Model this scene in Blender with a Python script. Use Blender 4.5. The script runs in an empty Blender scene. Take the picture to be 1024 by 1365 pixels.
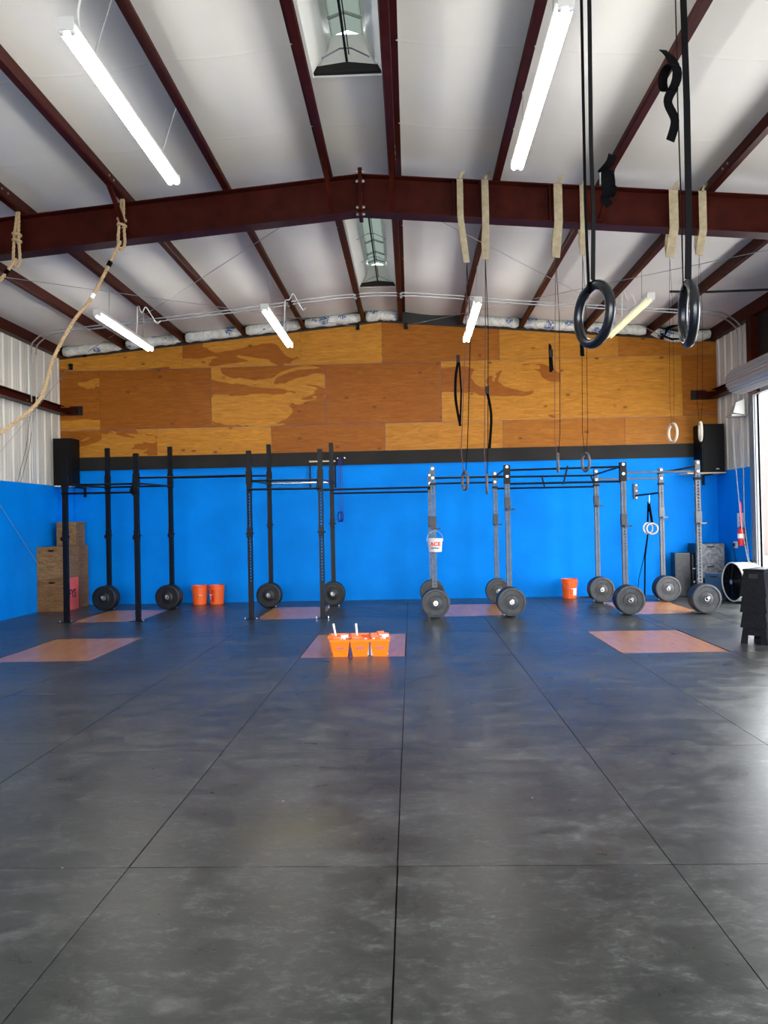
import bpy, bmesh, math, random
from mathutils import Vector, Matrix
random.seed(7)
PI = math.pi
sc = bpy.context.scene
C = sc.collection

# ------------------------------------------------------------------ camera
PITCH, YAW, ROLL, CAMZ, FPX = 0.011337, -0.033809, -0.020398, 1.5466, 1056.73
f_ = Vector((math.sin(YAW)*math.cos(PITCH), math.cos(YAW)*math.cos(PITCH), math.sin(PITCH)))
r_ = Vector((math.cos(YAW), -math.sin(YAW), 0)); u_ = r_.cross(f_)
r2 = r_*math.cos(ROLL) + u_*math.sin(ROLL); u2 = -r_*math.sin(ROLL) + u_*math.cos(ROLL)
cam = bpy.data.cameras.new('camera'); camo = bpy.data.objects.new('camera', cam); C.objects.link(camo)
m = Matrix((r2, u2, -f_)).transposed().to_4x4(); m.translation = (0, 0, CAMZ); camo.matrix_world = m
cam.sensor_fit = 'VERTICAL'; cam.sensor_height = 36; cam.lens = FPX*36/1365; cam.clip_end = 200
sc.camera = camo

# ------------------------------------------------------------------ light
SKY = 5.6
EXPOSURE = 1.3
TUBE = 17.0
w = bpy.data.worlds.new('sky'); sc.world = w; w.use_nodes = True
nt = w.node_tree; bg = nt.nodes['Background']
bg.inputs[0].default_value = (0.93, 0.96, 1.0, 1); bg.inputs[1].default_value = SKY
sc.view_settings.view_transform = 'Standard'; sc.view_settings.look = 'None'
sc.view_settings.gamma = 1; sc.view_settings.exposure = EXPOSURE
sc.view_settings.use_curve_mapping = False

def portal(name, loc, rot, sx, sy):
    l = bpy.data.lights.new(name, 'AREA'); l.shape = 'RECTANGLE'; l.size = sx; l.size_y = sy
    l.cycles.is_portal = True
    o = bpy.data.objects.new(name, l); C.objects.link(o); o.location = loc; o.rotation_euler = rot
    return o
# daylight enters by the roll-up door on the right and by the wide doorway behind the camera
XL, XR, YB, YF, RX = -6.98, 6.0, 15.6, -4.0, -0.5
DY0, DY1, DZ = 10.7, 13.86, 3.6
SY0, SY1 = 2.4, 7.8            # unseen second side doorway, added near the camera to bring in daylight
FX0, FX1, FZ = -4.6, 4.4, 3.8  # the doorway behind the camera
portal('daylight_portal_side', (XR+0.1, (DY0+DY1)/2, DZ/2), (0, PI/2, 0), DZ, DY1-DY0)
portal('daylight_portal_added_near', (XR+0.1, (SY0+SY1)/2, DZ/2), (0, PI/2, 0), DZ, SY1-SY0)
portal('daylight_portal_front', ((FX0+FX1)/2, YF-0.1, FZ/2), (PI/2, 0, 0), FX1-FX0, FZ)

sl_ = bpy.data.lights.new('sun', 'SUN'); sl_.energy = 8; sl_.angle = 0.01; sl_.color = (1, 0.95, 0.88)
so_ = bpy.data.objects.new('sun', sl_); C.objects.link(so_); so_.rotation_euler = Vector((-0.04, -0.62, -0.80)).to_track_quat('-Z', 'Y').to_euler()

# ------------------------------------------------------------------ materials
def mat(name, col, rough=0.5, metal=0.0, spec=0.5, emit=None, es=0.0):
    m = bpy.data.materials.new(name); m.use_nodes = True
    b = m.node_tree.nodes['Principled BSDF']
    b.inputs['Base Color'].default_value = (*col, 1); b.inputs['Roughness'].default_value = rough
    b.inputs['Metallic'].default_value = metal; b.inputs['Specular IOR Level'].default_value = spec
    if emit: b.inputs['Emission Color'].default_value = (*emit, 1); b.inputs['Emission Strength'].default_value = es
    return m
def N(m, t, **kw):
    n = m.node_tree.nodes.new(t)
    for k, v in kw.items(): setattr(n, k, v)
    return n
def lk(m, a, b): m.node_tree.links.new(a, b)
def bs(m): return m.node_tree.nodes['Principled BSDF']
def coords(m, scale=(1, 1, 1), kind='Object'):
    tc = N(m, 'ShaderNodeTexCoord'); mp = N(m, 'ShaderNodeMapping'); mp.inputs['Scale'].default_value = scale
    lk(m, tc.outputs[kind], mp.inputs['Vector']); return mp.outputs[0]
def noise(m, vec, scale, detail=4, rough=0.55, dist=0.0):
    n = N(m, 'ShaderNodeTexNoise'); n.inputs['Scale'].default_value = scale; n.inputs['Detail'].default_value = detail
    n.inputs['Roughness'].default_value = rough; n.inputs['Distortion'].default_value = dist
    lk(m, vec, n.inputs['Vector']); return n.outputs['Fac']
def ramp(m, fac, stops, interp='LINEAR'):
    r = N(m, 'ShaderNodeValToRGB'); r.color_ramp.interpolation = interp
    els = r.color_ramp.elements
    while len(els) < len(stops): els.new(0.5)
    for e, (p, c) in zip(els, stops): e.position = p; e.color = (*c, 1) if len(c) == 3 else c
    lk(m, fac, r.inputs[0]); return r.outputs[0]
def g(v): return (v, v, v)
def mix(m, fac, a, b, mode='MIX'):
    n = N(m, 'ShaderNodeMix', data_type='RGBA', blend_type=mode)
    for s, v in ((n.inputs[0], fac), (n.inputs[6], a), (n.inputs[7], b)):
        if hasattr(v, 'links') or hasattr(v, 'is_linked'): lk(m, v, s)
        else: s.default_value = v if not isinstance(v, tuple) else (*v, 1)
    return n.outputs[2]
def mathn(m, op, a, b=0.0):
    n = N(m, 'ShaderNodeMath', operation=op)
    for s, v in ((n.inputs[0], a), (n.inputs[1], b)):
        if isinstance(v, (int, float)): s.default_value = v
        else: lk(m, v, s)
    return n.outputs[0]
def bump(m, h, strength=0.2, dist=0.01):
    b = N(m, 'ShaderNodeBump'); b.inputs['Strength'].default_value = strength; b.inputs['Distance'].default_value = dist
    lk(m, h, b.inputs['Height']); lk(m, b.outputs[0], bs(m).inputs['Normal'])
def speckled(name, c1, c2, scale, rough=0.5, spec=0.5, lo=0.35, hi=0.7, bmp=0.0, metal=0, stretch=(1, 1, 1), detail=5):
    m = mat(name, c1, rough, metal, spec)
    v = coords(m, stretch); n = noise(m, v, scale, detail)
    lk(m, ramp(m, n, [(lo, c1), (hi, c2)]), bs(m).inputs['Base Color'])
    if bmp: bump(m, n, bmp)
    return m

M = {}
# black rubber floor mats with chalk scuffs
m = mat('rubber_mat', (0.04, 0.042, 0.042), 0.42, 0, 0.5)
v = coords(m)
n1 = noise(m, v, 1.1, 6, 0.6, 0.3); n2 = noise(m, coords(m, (1, 1.5, 1)), 3.4, 10, 0.74, 0.35); n3 = noise(m, v, 55, 3, 0.7)
base = ramp(m, n1, [(0.3, (0.018, 0.022, 0.021)), (0.7, (0.044, 0.048, 0.043))])
at = N(m, 'ShaderNodeAttribute', attribute_name='tone')
base = mix(m, 1.0, base, at.outputs['Color'], 'MULTIPLY')
chalk = mathn(m, 'MULTIPLY', ramp(m, n2, [(0.46, g(0)), (0.74, g(1))]), ramp(m, n1, [(0.40, g(0.15)), (0.62, g(1))]))
n4 = noise(m, coords(m, (1, 1.8, 1)), 15.0, 8, 0.75, 0.8); n5 = noise(m, coords(m, (1, 2.6, 1)), 6.0, 6, 0.7, 1.6)
base = mix(m, mathn(m, 'MULTIPLY', chalk, 0.50), base, (0.20, 0.20, 0.185))
base = mix(m, mathn(m, 'MULTIPLY', mathn(m, 'MULTIPLY', ramp(m, n4, [(0.50, g(0)), (0.66, g(1))]), ramp(m, n2, [(0.40, g(0)), (0.62, g(1))])), 0.42), base, (0.26, 0.26, 0.245))
base = mix(m, mathn(m, 'MULTIPLY', ramp(m, n5, [(0.36, g(1)), (0.47, g(0))]), 0.45), base, (0.018, 0.020, 0.020))
base = mix(m, mathn(m, 'MULTIPLY', ramp(m, n3, [(0.60, g(0)), (0.75, g(1))]), 0.22), base, (0.10, 0.10, 0.10))
# a pale dropped-chalk fleck here and there
vo = N(m, 'ShaderNodeTexVoronoi'); vo.inputs['Scale'].default_value = 2.1; lk(m, v, vo.inputs['Vector'])
base = mix(m, mathn(m, 'LESS_THAN', vo.outputs['Distance'], 0.014), base, (0.5, 0.5, 0.48))
# an ochre stain in the third mat from the camera
sm = N(m, 'ShaderNodeVectorMath', operation='DISTANCE'); tcv = N(m, 'ShaderNodeTexCoord'); lk(m, tcv.outputs['Object'], sm.inputs[0]); sm.inputs[1].default_value = (-0.60, 4.0, 0)
base = mix(m, mathn(m, 'MULTIPLY', ramp(m, sm.outputs['Value'], [(0.0, g(1)), (0.42, g(0))]), 0.35), base, (0.10, 0.085, 0.02))
lk(m, base, bs(m).inputs['Base Color'])
lk(m, ramp(m, n2, [(0.3, g(0.25)), (0.7, g(0.44))]), bs(m).inputs['Roughness'])
bump(m, n3, 0.12, 0.004)
M['rubber'] = m
M['slab'] = mat('floor_gap', (0.01, 0.01, 0.01), 0.9)
# plywood, tone attribute chooses the panel's finish: r = base tone, g = stain amount
def plywood(name, dark, light, scale=1.0, rough=0.45, stain=True, knots=True, spec=0.5, gs=(0.9, 0.9, 7), fs=(2, 2, 40)):
    m = mat(name, light, rough, 0, spec)
    tc = N(m, 'ShaderNodeTexCoord')
    at = N(m, 'ShaderNodeAttribute', attribute_name='tone')
    sp = N(m, 'ShaderNodeSeparateColor'); lk(m, at.outputs['Color'], sp.inputs[0])
    off = N(m, 'ShaderNodeCombineXYZ'); lk(m, mathn(m, 'MULTIPLY', sp.outputs[2], 37.0), off.inputs[0]); lk(m, mathn(m, 'MULTIPLY', sp.outputs[2], 91.0), off.inputs[2])
    ad = N(m, 'ShaderNodeVectorMath', operation='ADD'); lk(m, tc.outputs['Object'], ad.inputs[0]); lk(m, off.outputs[0], ad.inputs[1])
    def mp(s):
        q = N(m, 'ShaderNodeMapping'); q.inputs['Scale'].default_value = s; lk(m, ad.outputs[0], q.inputs['Vector']); return q.outputs[0]
    grain = noise(m, mp(tuple(q*scale for q in gs)), 2.6, 8, 0.62, 1.4)
    fine = noise(m, mp(tuple(q*scale for q in fs)), 3.0, 3, 0.6)
    base = ramp(m, grain, [(0.28, dark), (0.52, tuple((a+b)/2 for a, b in zip(dark, light))), (0.72, light)])
    tone = sp.outputs[0]
    dk = mix(m, 1.0, base, (0.60, 0.42, 0.28), 'MULTIPLY')
    st = noise(m, mp((0.55, 0.55, 1.5)), 1.25, 3, 0.45, 0.9)
    thr = mathn(m, 'GREATER_THAN', st, mathn(m, 'SUBTRACT', 1.0, sp.outputs[1]))
    sel = mathn(m, 'ABSOLUTE', mathn(m, 'SUBTRACT', tone, thr))     # a stain flips the tone
    sel = mathn(m, 'MINIMUM', mathn(m, 'MAXIMUM', sel, 0.0), 1.0)
    col = mix(m, sel, dk, base)
    col = mix(m, mathn(m, 'MULTIPLY', ramp(m, fine, [(0.35, g(0)), (0.7, g(1))]), 0.32), col, (0.16, 0.07, 0.02))
    if knots:
        vk = N(m, 'ShaderNodeTexVoronoi'); vk.inputs['Scale'].default_value = 2.7; lk(m, mp((0.7, 0.0, 1.3)), vk.inputs['Vector'])
        col = mix(m, mathn(m, 'MULTIPLY', ramp(m, vk.outputs['Distance'], [(0.04, g(1)), (0.12, g(0))]), 0.8), col, (0.10, 0.035, 0.012))
    lk(m, col, bs(m).inputs['Base Color'])
    return m
M['ply'] = plywood('plywood_wall', (0.38, 0.14, 0.015), (0.64, 0.285, 0.03), spec=0.15)
M['inlay'] = plywood('plywood_inlay', (0.46, 0.20, 0.085), (0.56, 0.26, 0.11), 1.0, 0.26, knots=False, spec=0.35, gs=(2.2, 0.5, 1), fs=(5, 0.8, 1))
M['boxply'] = plywood('plywood_box', (0.10, 0.048, 0.016), (0.44, 0.27, 0.12), 2.6, 0.55, knots=False, spec=0.2)
M['blue'] = speckled('blue_paint', (0.0, 0.215, 0.76), (0.0, 0.25, 0.86), 1.4, 0.5, 0.06)
M['band'] = speckled('black_paint', (0.012, 0.011, 0.010), (0.020, 0.018, 0.016), 2, 0.6, 0.2)
M['clad'] = speckled('wall_cladding', (0.56, 0.54, 0.48), (0.68, 0.66, 0.60), 3, 0.5, stretch=(1, 1, 0.15))
m = speckled('ceiling_vinyl', (0.68, 0.655, 0.605), (0.74, 0.715, 0.67), 1.3, 0.55, stretch=(1, 0.5, 1)); M['vinyl'] = m
bump(m, noise(m, coords(m, (1, 1.6, 1)), 2.2, 3, 0.5), 0.12, 0.03)
M['steel'] = speckled('red_oxide_steel', (0.026, 0.003, 0.0015), (0.048, 0.0065, 0.0035), 5, 0.42, 0.10)
M['bolt'] = mat('bolt_zinc', (0.45, 0.42, 0.38), 0.35, 0.8)
M['black'] = speckled('black_powdercoat', (0.002, 0.002, 0.003), (0.004, 0.004, 0.005), 20, 0.38, 0.2)
M['grey'] = speckled('grey_powdercoat', (0.085, 0.092, 0.10), (0.14, 0.15, 0.16), 9, 0.45)
M['plateb'] = speckled('black_bumper_rubber', (0.005, 0.005, 0.006), (0.011, 0.011, 0.012), 18, 0.42, 0.35)
M['plateg'] = speckled('grey_bumper_rubber', (0.030, 0.032, 0.035), (0.060, 0.063, 0.067), 14, 0.5)  # paler grey tone for the outermost plates on the grey rig
for nm_ in ('plateb', 'plateg'):
    m = M[nm_]; tc = N(m, 'ShaderNodeTexCoord'); sp = N(m, 'ShaderNodeSeparateXYZ'); lk(m, tc.outputs['Object'], sp.inputs[0])
    ang = mathn(m, 'ARCTAN2', sp.outputs[0], sp.outputs[2]); rad = mathn(m, 'SQRT', mathn(m, 'ADD', mathn(m, 'MULTIPLY', sp.outputs[0], sp.outputs[0]), mathn(m, 'MULTIPLY', sp.outputs[2], sp.outputs[2])))
    cb = N(m, 'ShaderNodeCombineXYZ'); lk(m, mathn(m, 'MULTIPLY', ang, 7.0), cb.inputs[0]); lk(m, mathn(m, 'MULTIPLY', rad, 30.0), cb.inputs[1])
    n_ = noise(m, cb.outputs[0], 1.6, 2, 0.5)
    band = mathn(m, 'MULTIPLY', mathn(m, 'GREATER_THAN', rad, 0.128), mathn(m, 'LESS_THAN', rad, 0.172))
    mk = mathn(m, 'MULTIPLY', mathn(m, 'MULTIPLY', band, mathn(m, 'GREATER_THAN', n_, 0.5)), mathn(m, 'GREATER_THAN', mathn(m, 'ABSOLUTE', mathn(m, 'SINE', ang)), 0.45))
    bump(m, mk, 0.8, 0.004)
M['chrome'] = mat('zinc_plated', (0.75, 0.75, 0.75), 0.25, 1)
M['white'] = mat('white_plastic', (0.8, 0.8, 0.78), 0.4)
M['enamel'] = mat('white_enamel', (0.72, 0.72, 0.68), 0.4)
M['galv'] = mat('galvanised', (0.42, 0.43, 0.43), 0.4, 0.7)
M['tube'] = mat('lit_tube', (1, 1, 1), 0.3, emit=(1.0, 0.98, 0.90), es=TUBE)
M['tube_off'] = mat('dim_tube', (0.75, 0.74, 0.50), 0.3, emit=(1, 0.95, 0.6), es=0.25)
M['orange'] = mat('orange_plastic', (0.92, 0.13, 0.015), 0.35)
M['tray'] = mat('bright_orange_plastic', (1.0, 0.21, 0.004), 0.35)
M['red'] = mat('red_paint', (0.62, 0.03, 0.03), 0.4)
M['redply'] = speckled('red_painted_plywood', (0.72, 0.09, 0.07), (0.80, 0.13, 0.10), 6, 0.6)
M['ink'] = mat('black_ink', (0.012, 0.012, 0.012), 0.6)
M['redink'] = mat('red_ink', (0.7, 0.02, 0.02), 0.5)
M['purple'] = mat('purple_label', (0.30, 0.10, 0.35), 0.5)
M['webtan'] = speckled('tan_webbing', (0.26, 0.21, 0.13), (0.40, 0.34, 0.22), 14, 0.85)
M['webblk'] = mat('black_webbing', (0.0012, 0.0012, 0.0015), 0.8, 0, 0.06)
M['webred'] = mat('brown_strap', (0.10, 0.035, 0.03), 0.8)
M['ringblk'] = mat('black_ring_plastic', (0.005, 0.006, 0.008), 0.25)
M['ringwd'] = mat('pale_wood_ring', (0.62, 0.52, 0.42), 0.5)
M['ringgr'] = mat('grey_ring_plastic', (0.10, 0.09, 0.10), 0.4)
M['ringbl'] = mat('blue_ring_plastic', (0.03, 0.03, 0.30), 0.4)
M['rope'] = speckled('manila_rope', (0.33, 0.22, 0.11), (0.50, 0.36, 0.20), 60, 0.85)
M['soft'] = speckled('grey_scuffed_vinyl', (0.10, 0.11, 0.115), (0.30, 0.31, 0.32), 16, 0.5, lo=0.4, hi=0.75)
M['softblk'] = speckled('black_scuffed_vinyl', (0.006, 0.008, 0.011), (0.03, 0.034, 0.04), 14, 0.4, lo=0.45, hi=0.8)
M['softblu'] = speckled('navy_vinyl', (0.01, 0.05, 0.12), (0.015, 0.07, 0.16), 8, 0.45)
M['plastic'] = speckled('black_textured_plastic', (0.004, 0.004, 0.005), (0.010, 0.010, 0.012), 30, 0.45, 0.2)
M['shelf'] = mat('pale_pine', (0.62, 0.50, 0.34), 0.6)
M['shelfw'] = mat('pale_painted_board', (0.78, 0.74, 0.62), 0.6)
M['cloth'] = mat('speaker_black', (0.003, 0.003, 0.0035), 0.6, 0, 0.2)
M['jamb'] = mat('jamb_metal', (0.20, 0.21, 0.22), 0.4)
M['gear'] = mat('cream_gear_paint', (0.34, 0.34, 0.32), 0.45)
M['door'] = mat('door_curtain', (0.36, 0.37, 0.37), 0.4, 0.2)
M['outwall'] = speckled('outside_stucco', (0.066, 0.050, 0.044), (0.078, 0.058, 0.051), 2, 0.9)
M['outgnd'] = speckled('outside_concrete', (0.45, 0.44, 0.42), (0.55, 0.54, 0.52), 2, 0.9)
# white insulation wrap with blue printing
m = mat('printed_insulation', (0.7, 0.7, 0.66), 0.5)
v = coords(m); n = noise(m, v, 9, 5, 0.6, 1.0)
vo = N(m, 'ShaderNodeTexVoronoi'); vo.inputs['Scale'].default_value = 3.4; lk(m, v, vo.inputs['Vector'])
fine = noise(m, v, 42, 2, 0.5)
mk = mathn(m, 'MULTIPLY', mathn(m, 'LESS_THAN', vo.outputs['Distance'], 0.36), mathn(m, 'GREATER_THAN', fine, 0.49))
c = ramp(m, n, [(0.3, (0.42, 0.42, 0.39)), (0.65, (0.74, 0.74, 0.70))])
lk(m, mix(m, mk, c, (0.03, 0.09, 0.28)), bs(m).inputs['Base Color']); bump(m, n, 0.5, 0.03); M['insul'] = m
# translucent skylight
m = bpy.data.materials.new('skylight_sheet'); m.use_nodes = True; t = m.node_tree; t.nodes.clear()
o_ = t.nodes.new('ShaderNodeOutputMaterial'); tr = t.nodes.new('ShaderNodeBsdfTranslucent'); tr.inputs[0].default_value = (0.13, 0.145, 0.135, 1)
t.links.new(tr.outputs[0], o_.inputs[0]); M['skylight'] = m

# ------------------------------------------------------------------ mesh helpers
class MB:
    def __init__(s): s.bm = bmesh.new(); s.tl = None
    def box(s, x0, x1, y0, y1, z0, z1, mtx=None):
        vs = [s.bm.verts.new((x, y, z)) for x in (x0, x1) for y in (y0, y1) for z in (z0, z1)]
        fs = [(0, 1, 3, 2), (4, 6, 7, 5), (0, 4, 5, 1), (2, 3, 7, 6), (0, 2, 6, 4), (1, 5, 7, 3)]
        r = [s.bm.faces.new([vs[i] for i in f]) for f in fs]
        if mtx is not None:
            for q in vs: q.co = mtx @ q.co
        return r
    def hexa(s, bot, top):
        n = len(bot); a = [s.bm.verts.new(p) for p in bot]; b = [s.bm.verts.new(p) for p in top]
        s.bm.faces.new(a[::-1]); s.bm.faces.new(b)
        for i in range(n): s.bm.faces.new((a[i], a[(i+1) % n], b[(i+1) % n], b[i]))
        return s
    def prism(s, prof, p0, p1, ux=(1, 0, 0), uz=(0, 0, 1)):
        """a closed 2-D outline swept from p0 to p1"""
        ux, uz, p0, p1 = Vector(ux), Vector(uz), Vector(p0), Vector(p1)
        a = [s.bm.verts.new(p0 + ux*q[0] + uz*q[1]) for q in prof]; b = [s.bm.verts.new(p1 + ux*q[0] + uz*q[1]) for q in prof]
        n = len(prof); s.bm.faces.new(a); s.bm.faces.new(b[::-1])
        for i in range(n): s.bm.faces.new((a[i], b[i], b[(i+1) % n], a[(i+1) % n]))
        return s
    def ring_verts(s, c, ax1, ax2, r, n, r2=None):
        r2 = r if r2 is None else r2
        return [s.bm.verts.new(c + ax1*(r*math.cos(2*PI*i/n)) + ax2*(r2*math.sin(2*PI*i/n))) for i in range(n)]
    def tube(s, pts, r, n=8, caps=True, closed=False, flat=None):
        """round tube; flat=(width,thickness,widthdir) gives a ribbon"""
        pts = [Vector(p) for p in pts]; rings = []; up = None
        for i, p in enumerate(pts):
            if closed: d = pts[(i+1) % len(pts)] - pts[i-1]
            else: d = pts[min(i+1, len(pts)-1)] - pts[max(i-1, 0)]
            d.normalize()
            if flat:
                wd = Vector(flat[2]); wd = (wd - d*wd.dot(d)).normalized(); th = d.cross(wd)
                a, b = flat[0]/2, flat[1]/2
                rings.append([s.bm.verts.new(p + wd*sx*a + th*sy*b) for sx, sy in ((-1, -1), (1, -1), (1, 1), (-1, 1))]); continue
            if up is None:
                up = Vector((0, 0, 1)) if abs(d.z) < 0.9 else Vector((1, 0, 0))
            a1 = (up - d*up.dot(d)).normalized(); a2 = d.cross(a1); up = a1
            rr = r[i] if isinstance(r, (list, tuple)) else r
            rings.append(s.ring_verts(p, a1, a2, rr, n))
        k = len(rings[0]); m = len(rings)
        for i in range(m if closed else m-1):
            A, B = rings[i], rings[(i+1) % m]
            for j in range(k): s.bm.faces.new((A[j], A[(j+1) % k], B[(j+1) % k], B[j]))
        if caps and not closed: s.bm.faces.new(rings[0][::-1]); s.bm.faces.new(rings[-1])
        return s
    def lathe(s, prof, org=(0, 0, 0), ax=(0, 0, 1), n=32, close=False):
        ax = Vector(ax).normalized(); org = Vector(org); t = Vector((1, 0, 0)) if abs(ax.x) < 0.9 else Vector((0, 1, 0))
        a1 = (t - ax*t.dot(ax)).normalized(); a2 = ax.cross(a1); rings = []
        for r, h in prof:
            if r < 1e-6: rings.append([s.bm.verts.new(org + ax*h)])
            else: rings.append(s.ring_verts(org + ax*h, a1, a2, r, n))
        seq = list(range(len(rings)))
        pairs = [(i, i+1) for i in seq[:-1]] + ([(len(rings)-1, 0)] if close else [])
        for i, j in pairs:
            A, B = rings[i], rings[j]
            if len(A) == 1 and len(B) == 1: continue
            for k in range(n):
                if len(A) == 1: s.bm.faces.new((A[0], B[k], B[(k+1) % n]))
                elif len(B) == 1: s.bm.faces.new((A[k], A[(k+1) % n], B[0]))
                else: s.bm.faces.new((A[k], A[(k+1) % n], B[(k+1) % n], B[k]))
        return s
    def torus(s, c, R, r, nrm=(0, 1, 0), n=40, k=12, ry=None):
        nrm = Vector(nrm).normalized(); c = Vector(c); t = Vector((0, 0, 1)); a1 = (t - nrm*t.dot(nrm)).normalized(); a2 = nrm.cross(a1)
        pts = []
        for i in range(n):
            th = 2*PI*i/n; d = a1*math.cos(th) + a2*math.sin(th)
            pts.append([s.bm.verts.new(c + d*(R + r*math.cos(2*PI*j/k)) + nrm*(r*math.sin(2*PI*j/k))) for j in range(k)])
        for i in range(n):
            A, B = pts[i], pts[(i+1) % n]
            for j in range(k): s.bm.faces.new((A[j], A[(j+1) % k], B[(j+1) % k], B[j]))
        return s
    def build(s, name, mt, parent=None, smooth=False, bevel=0.0, kind=None):
        bmesh.ops.recalc_face_normals(s.bm, faces=s.bm.faces[:])
        if bevel: bmesh.ops.bevel(s.bm, geom=[e for e in s.bm.edges if e.calc_face_angle(0) > 0.6], offset=bevel, segments=2, affect='EDGES', profile=0.7)
        me = bpy.data.meshes.new(name); s.bm.to_mesh(me); s.bm.free()
        me.materials.append(M[mt] if isinstance(mt, str) else mt)
        if smooth:
            me.polygons.foreach_set('use_smooth', [True]*len(me.polygons))
            try: me.set_sharp_from_angle(angle=math.radians(40))
            except Exception: pass
        o = bpy.data.objects.new(name, me); C.objects.link(o)
        if parent: o.parent = parent
        if kind: o['kind'] = kind
        return o
def sm(pts, k=6):
    """points of a smooth curve through the given ones"""
    P_ = [Vector(p) for p in pts]; o = []
    for i in range(len(P_)-1):
        p0 = P_[max(i-1, 0)]; p1 = P_[i]; p2 = P_[i+1]; p3 = P_[min(i+2, len(P_)-1)]
        for j in range(k):
            t = j/k; o.append(0.5*((2*p1)+(p2-p0)*t+(2*p0-5*p1+4*p2-p3)*t*t+(3*p1-p0-3*p2+p3)*t**3))
    return o+[P_[-1]]
def build_each(mb, name, mt, parent, smooth=False, bevel=0.0):
    """one object per separate piece"""
    bm = mb.bm; bm.verts.ensure_lookup_table(); bm.verts.index_update(); seen = set(); out = []
    for v0 in bm.verts:
        if v0.index in seen: continue
        st = [v0]; seen.add(v0.index); isl = []
        while st:
            v = st.pop(); isl.append(v)
            for e in v.link_edges:
                o = e.other_vert(v)
                if o.index not in seen: seen.add(o.index); st.append(o)
        q = MB(); mp = {v.index: q.bm.verts.new(v.co) for v in isl}; fs = {f for v in isl for f in v.link_faces}
        for f in sorted(fs, key=lambda f: f.index): q.bm.faces.new([mp[v.index] for v in f.verts])
        out.append(q.build(name, mt, parent, smooth, bevel))
    bm.free(); return out
def tag(o, label, cat, group=None, kind=None):
    if label: o['label'] = label
    if cat: o['category'] = cat
    if group: o['group'] = group
    if kind: o['kind'] = kind
    return o
def thing(name, label, cat, loc=(0, 0, 0), rz=0, group=None):
    o = bpy.data.objects.new(name, None); C.objects.link(o); o.empty_display_size = 0.1
    o.location = loc; o.rotation_euler = (0, 0, rz); return tag(o, label, cat, group)
def copy_tree(o, parent=None):
    c = o.copy(); C.objects.link(c)
    if parent: c.parent = parent
    for ch in list(o.children): copy_tree(ch, c)
    return c
def struct(mb, name, mt, parent=None, **k):
    o = mb.build(name, mt, parent, **k)
    if not parent: o['kind'] = 'structure'
    return o
def tones(o, cols):
    """one colour per polygon"""
    a = o.data.color_attributes.new('tone', 'FLOAT_COLOR', 'CORNER'); i = 0
    for p in o.data.polygons:
        c = cols[p.index]
        for l in p.loop_indices: a.data[l].color = (*c, 1)
def text(body, size, loc, rot, mt, parent, name='lettering', ext=0.001, bold=0.0, sx=1.0):
    cu = bpy.data.curves.new(name, 'FONT'); cu.body = body; cu.size = size; cu.extrude = ext; cu.align_x = 'CENTER'; cu.align_y = 'CENTER'; cu.offset = bold
    t = bpy.data.objects.new(name, cu); C.objects.link(t)
    bpy.context.view_layer.update()
    me = bpy.data.meshes.new_from_object(t.evaluated_get(bpy.context.evaluated_depsgraph_get()))
    bpy.data.objects.remove(t)
    me.materials.clear(); me.materials.append(M[mt])
    o = bpy.data.objects.new(name, me); C.objects.link(o); o.location = loc; o.rotation_euler = rot; o.scale = (sx, 1, 1); o.parent = parent
    return o
def roofz(x): return 5.5 - 0.0875*abs(x - RX)         # underside of the purlins

# ------------------------------------------------------------------ floor
W, D, X0, Y0 = 1.2192, 1.8288, -0.092, 3.567
inlays = [(-4.95, -3.74, 9.05, 10.85, 'left'), (-1.31, -0.10, 9.05, 10.87, 'mid'), (2.35, 3.55, 9.05, 10.82, 'right'),
          (-5.56, -4.46, 12.72, 14.45, 'b1'), (-2.55, -1.49, 12.72, 14.5, 'b2'), (0.42, 1.51, 12.72, 14.5, 'b3'), (3.42, 4.55, 12.62, 14.5, 'b4')]
mb = MB(); cols = []
def mat_tile(x0, x1, y0, y1, tone):
    h = 0.0028; j = [random.uniform(-0.0012, 0.0012) for _ in range(4)]
    vs = [(x0+h+j[0], y0+h+j[1]), (x1-h+j[2], y0+h+j[1]), (x1-h+j[2], y1-h+j[3]), (x0+h+j[0], y1-h+j[3])]
    mb.hexa([(x, y, -0.02) for x, y in vs], [(x, y, 0) for x, y in vs])
    cols.extend([(tone, tone, tone)]*6)
def cut(rect, holes):
    """rect minus holes, as rectangles"""
    out = [rect]
    for hx0, hx1, hy0, hy1, *_ in holes:
        nxt = []
        for (a, b, c, d) in out:
            if hx0 >= b-0.02 or hx1 <= a+0.02 or hy0 >= d-0.02 or hy1 <= c+0.02: nxt.append((a, b, c, d)); continue
            if hx0 > a+0.03: nxt.append((a, hx0, c, d))
            if hx1 < b-0.03: nxt.append((hx1, b, c, d))
            p, q = max(a, hx0 if hx0 > a+0.03 else a), min(b, hx1 if hx1 < b-0.03 else b)
            if hy0 > c+0.03: nxt.append((p, q, c, hy0))
            if hy1 < d-0.03: nxt.append((p, q, hy1, d))
        out = nxt
    return out
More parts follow.
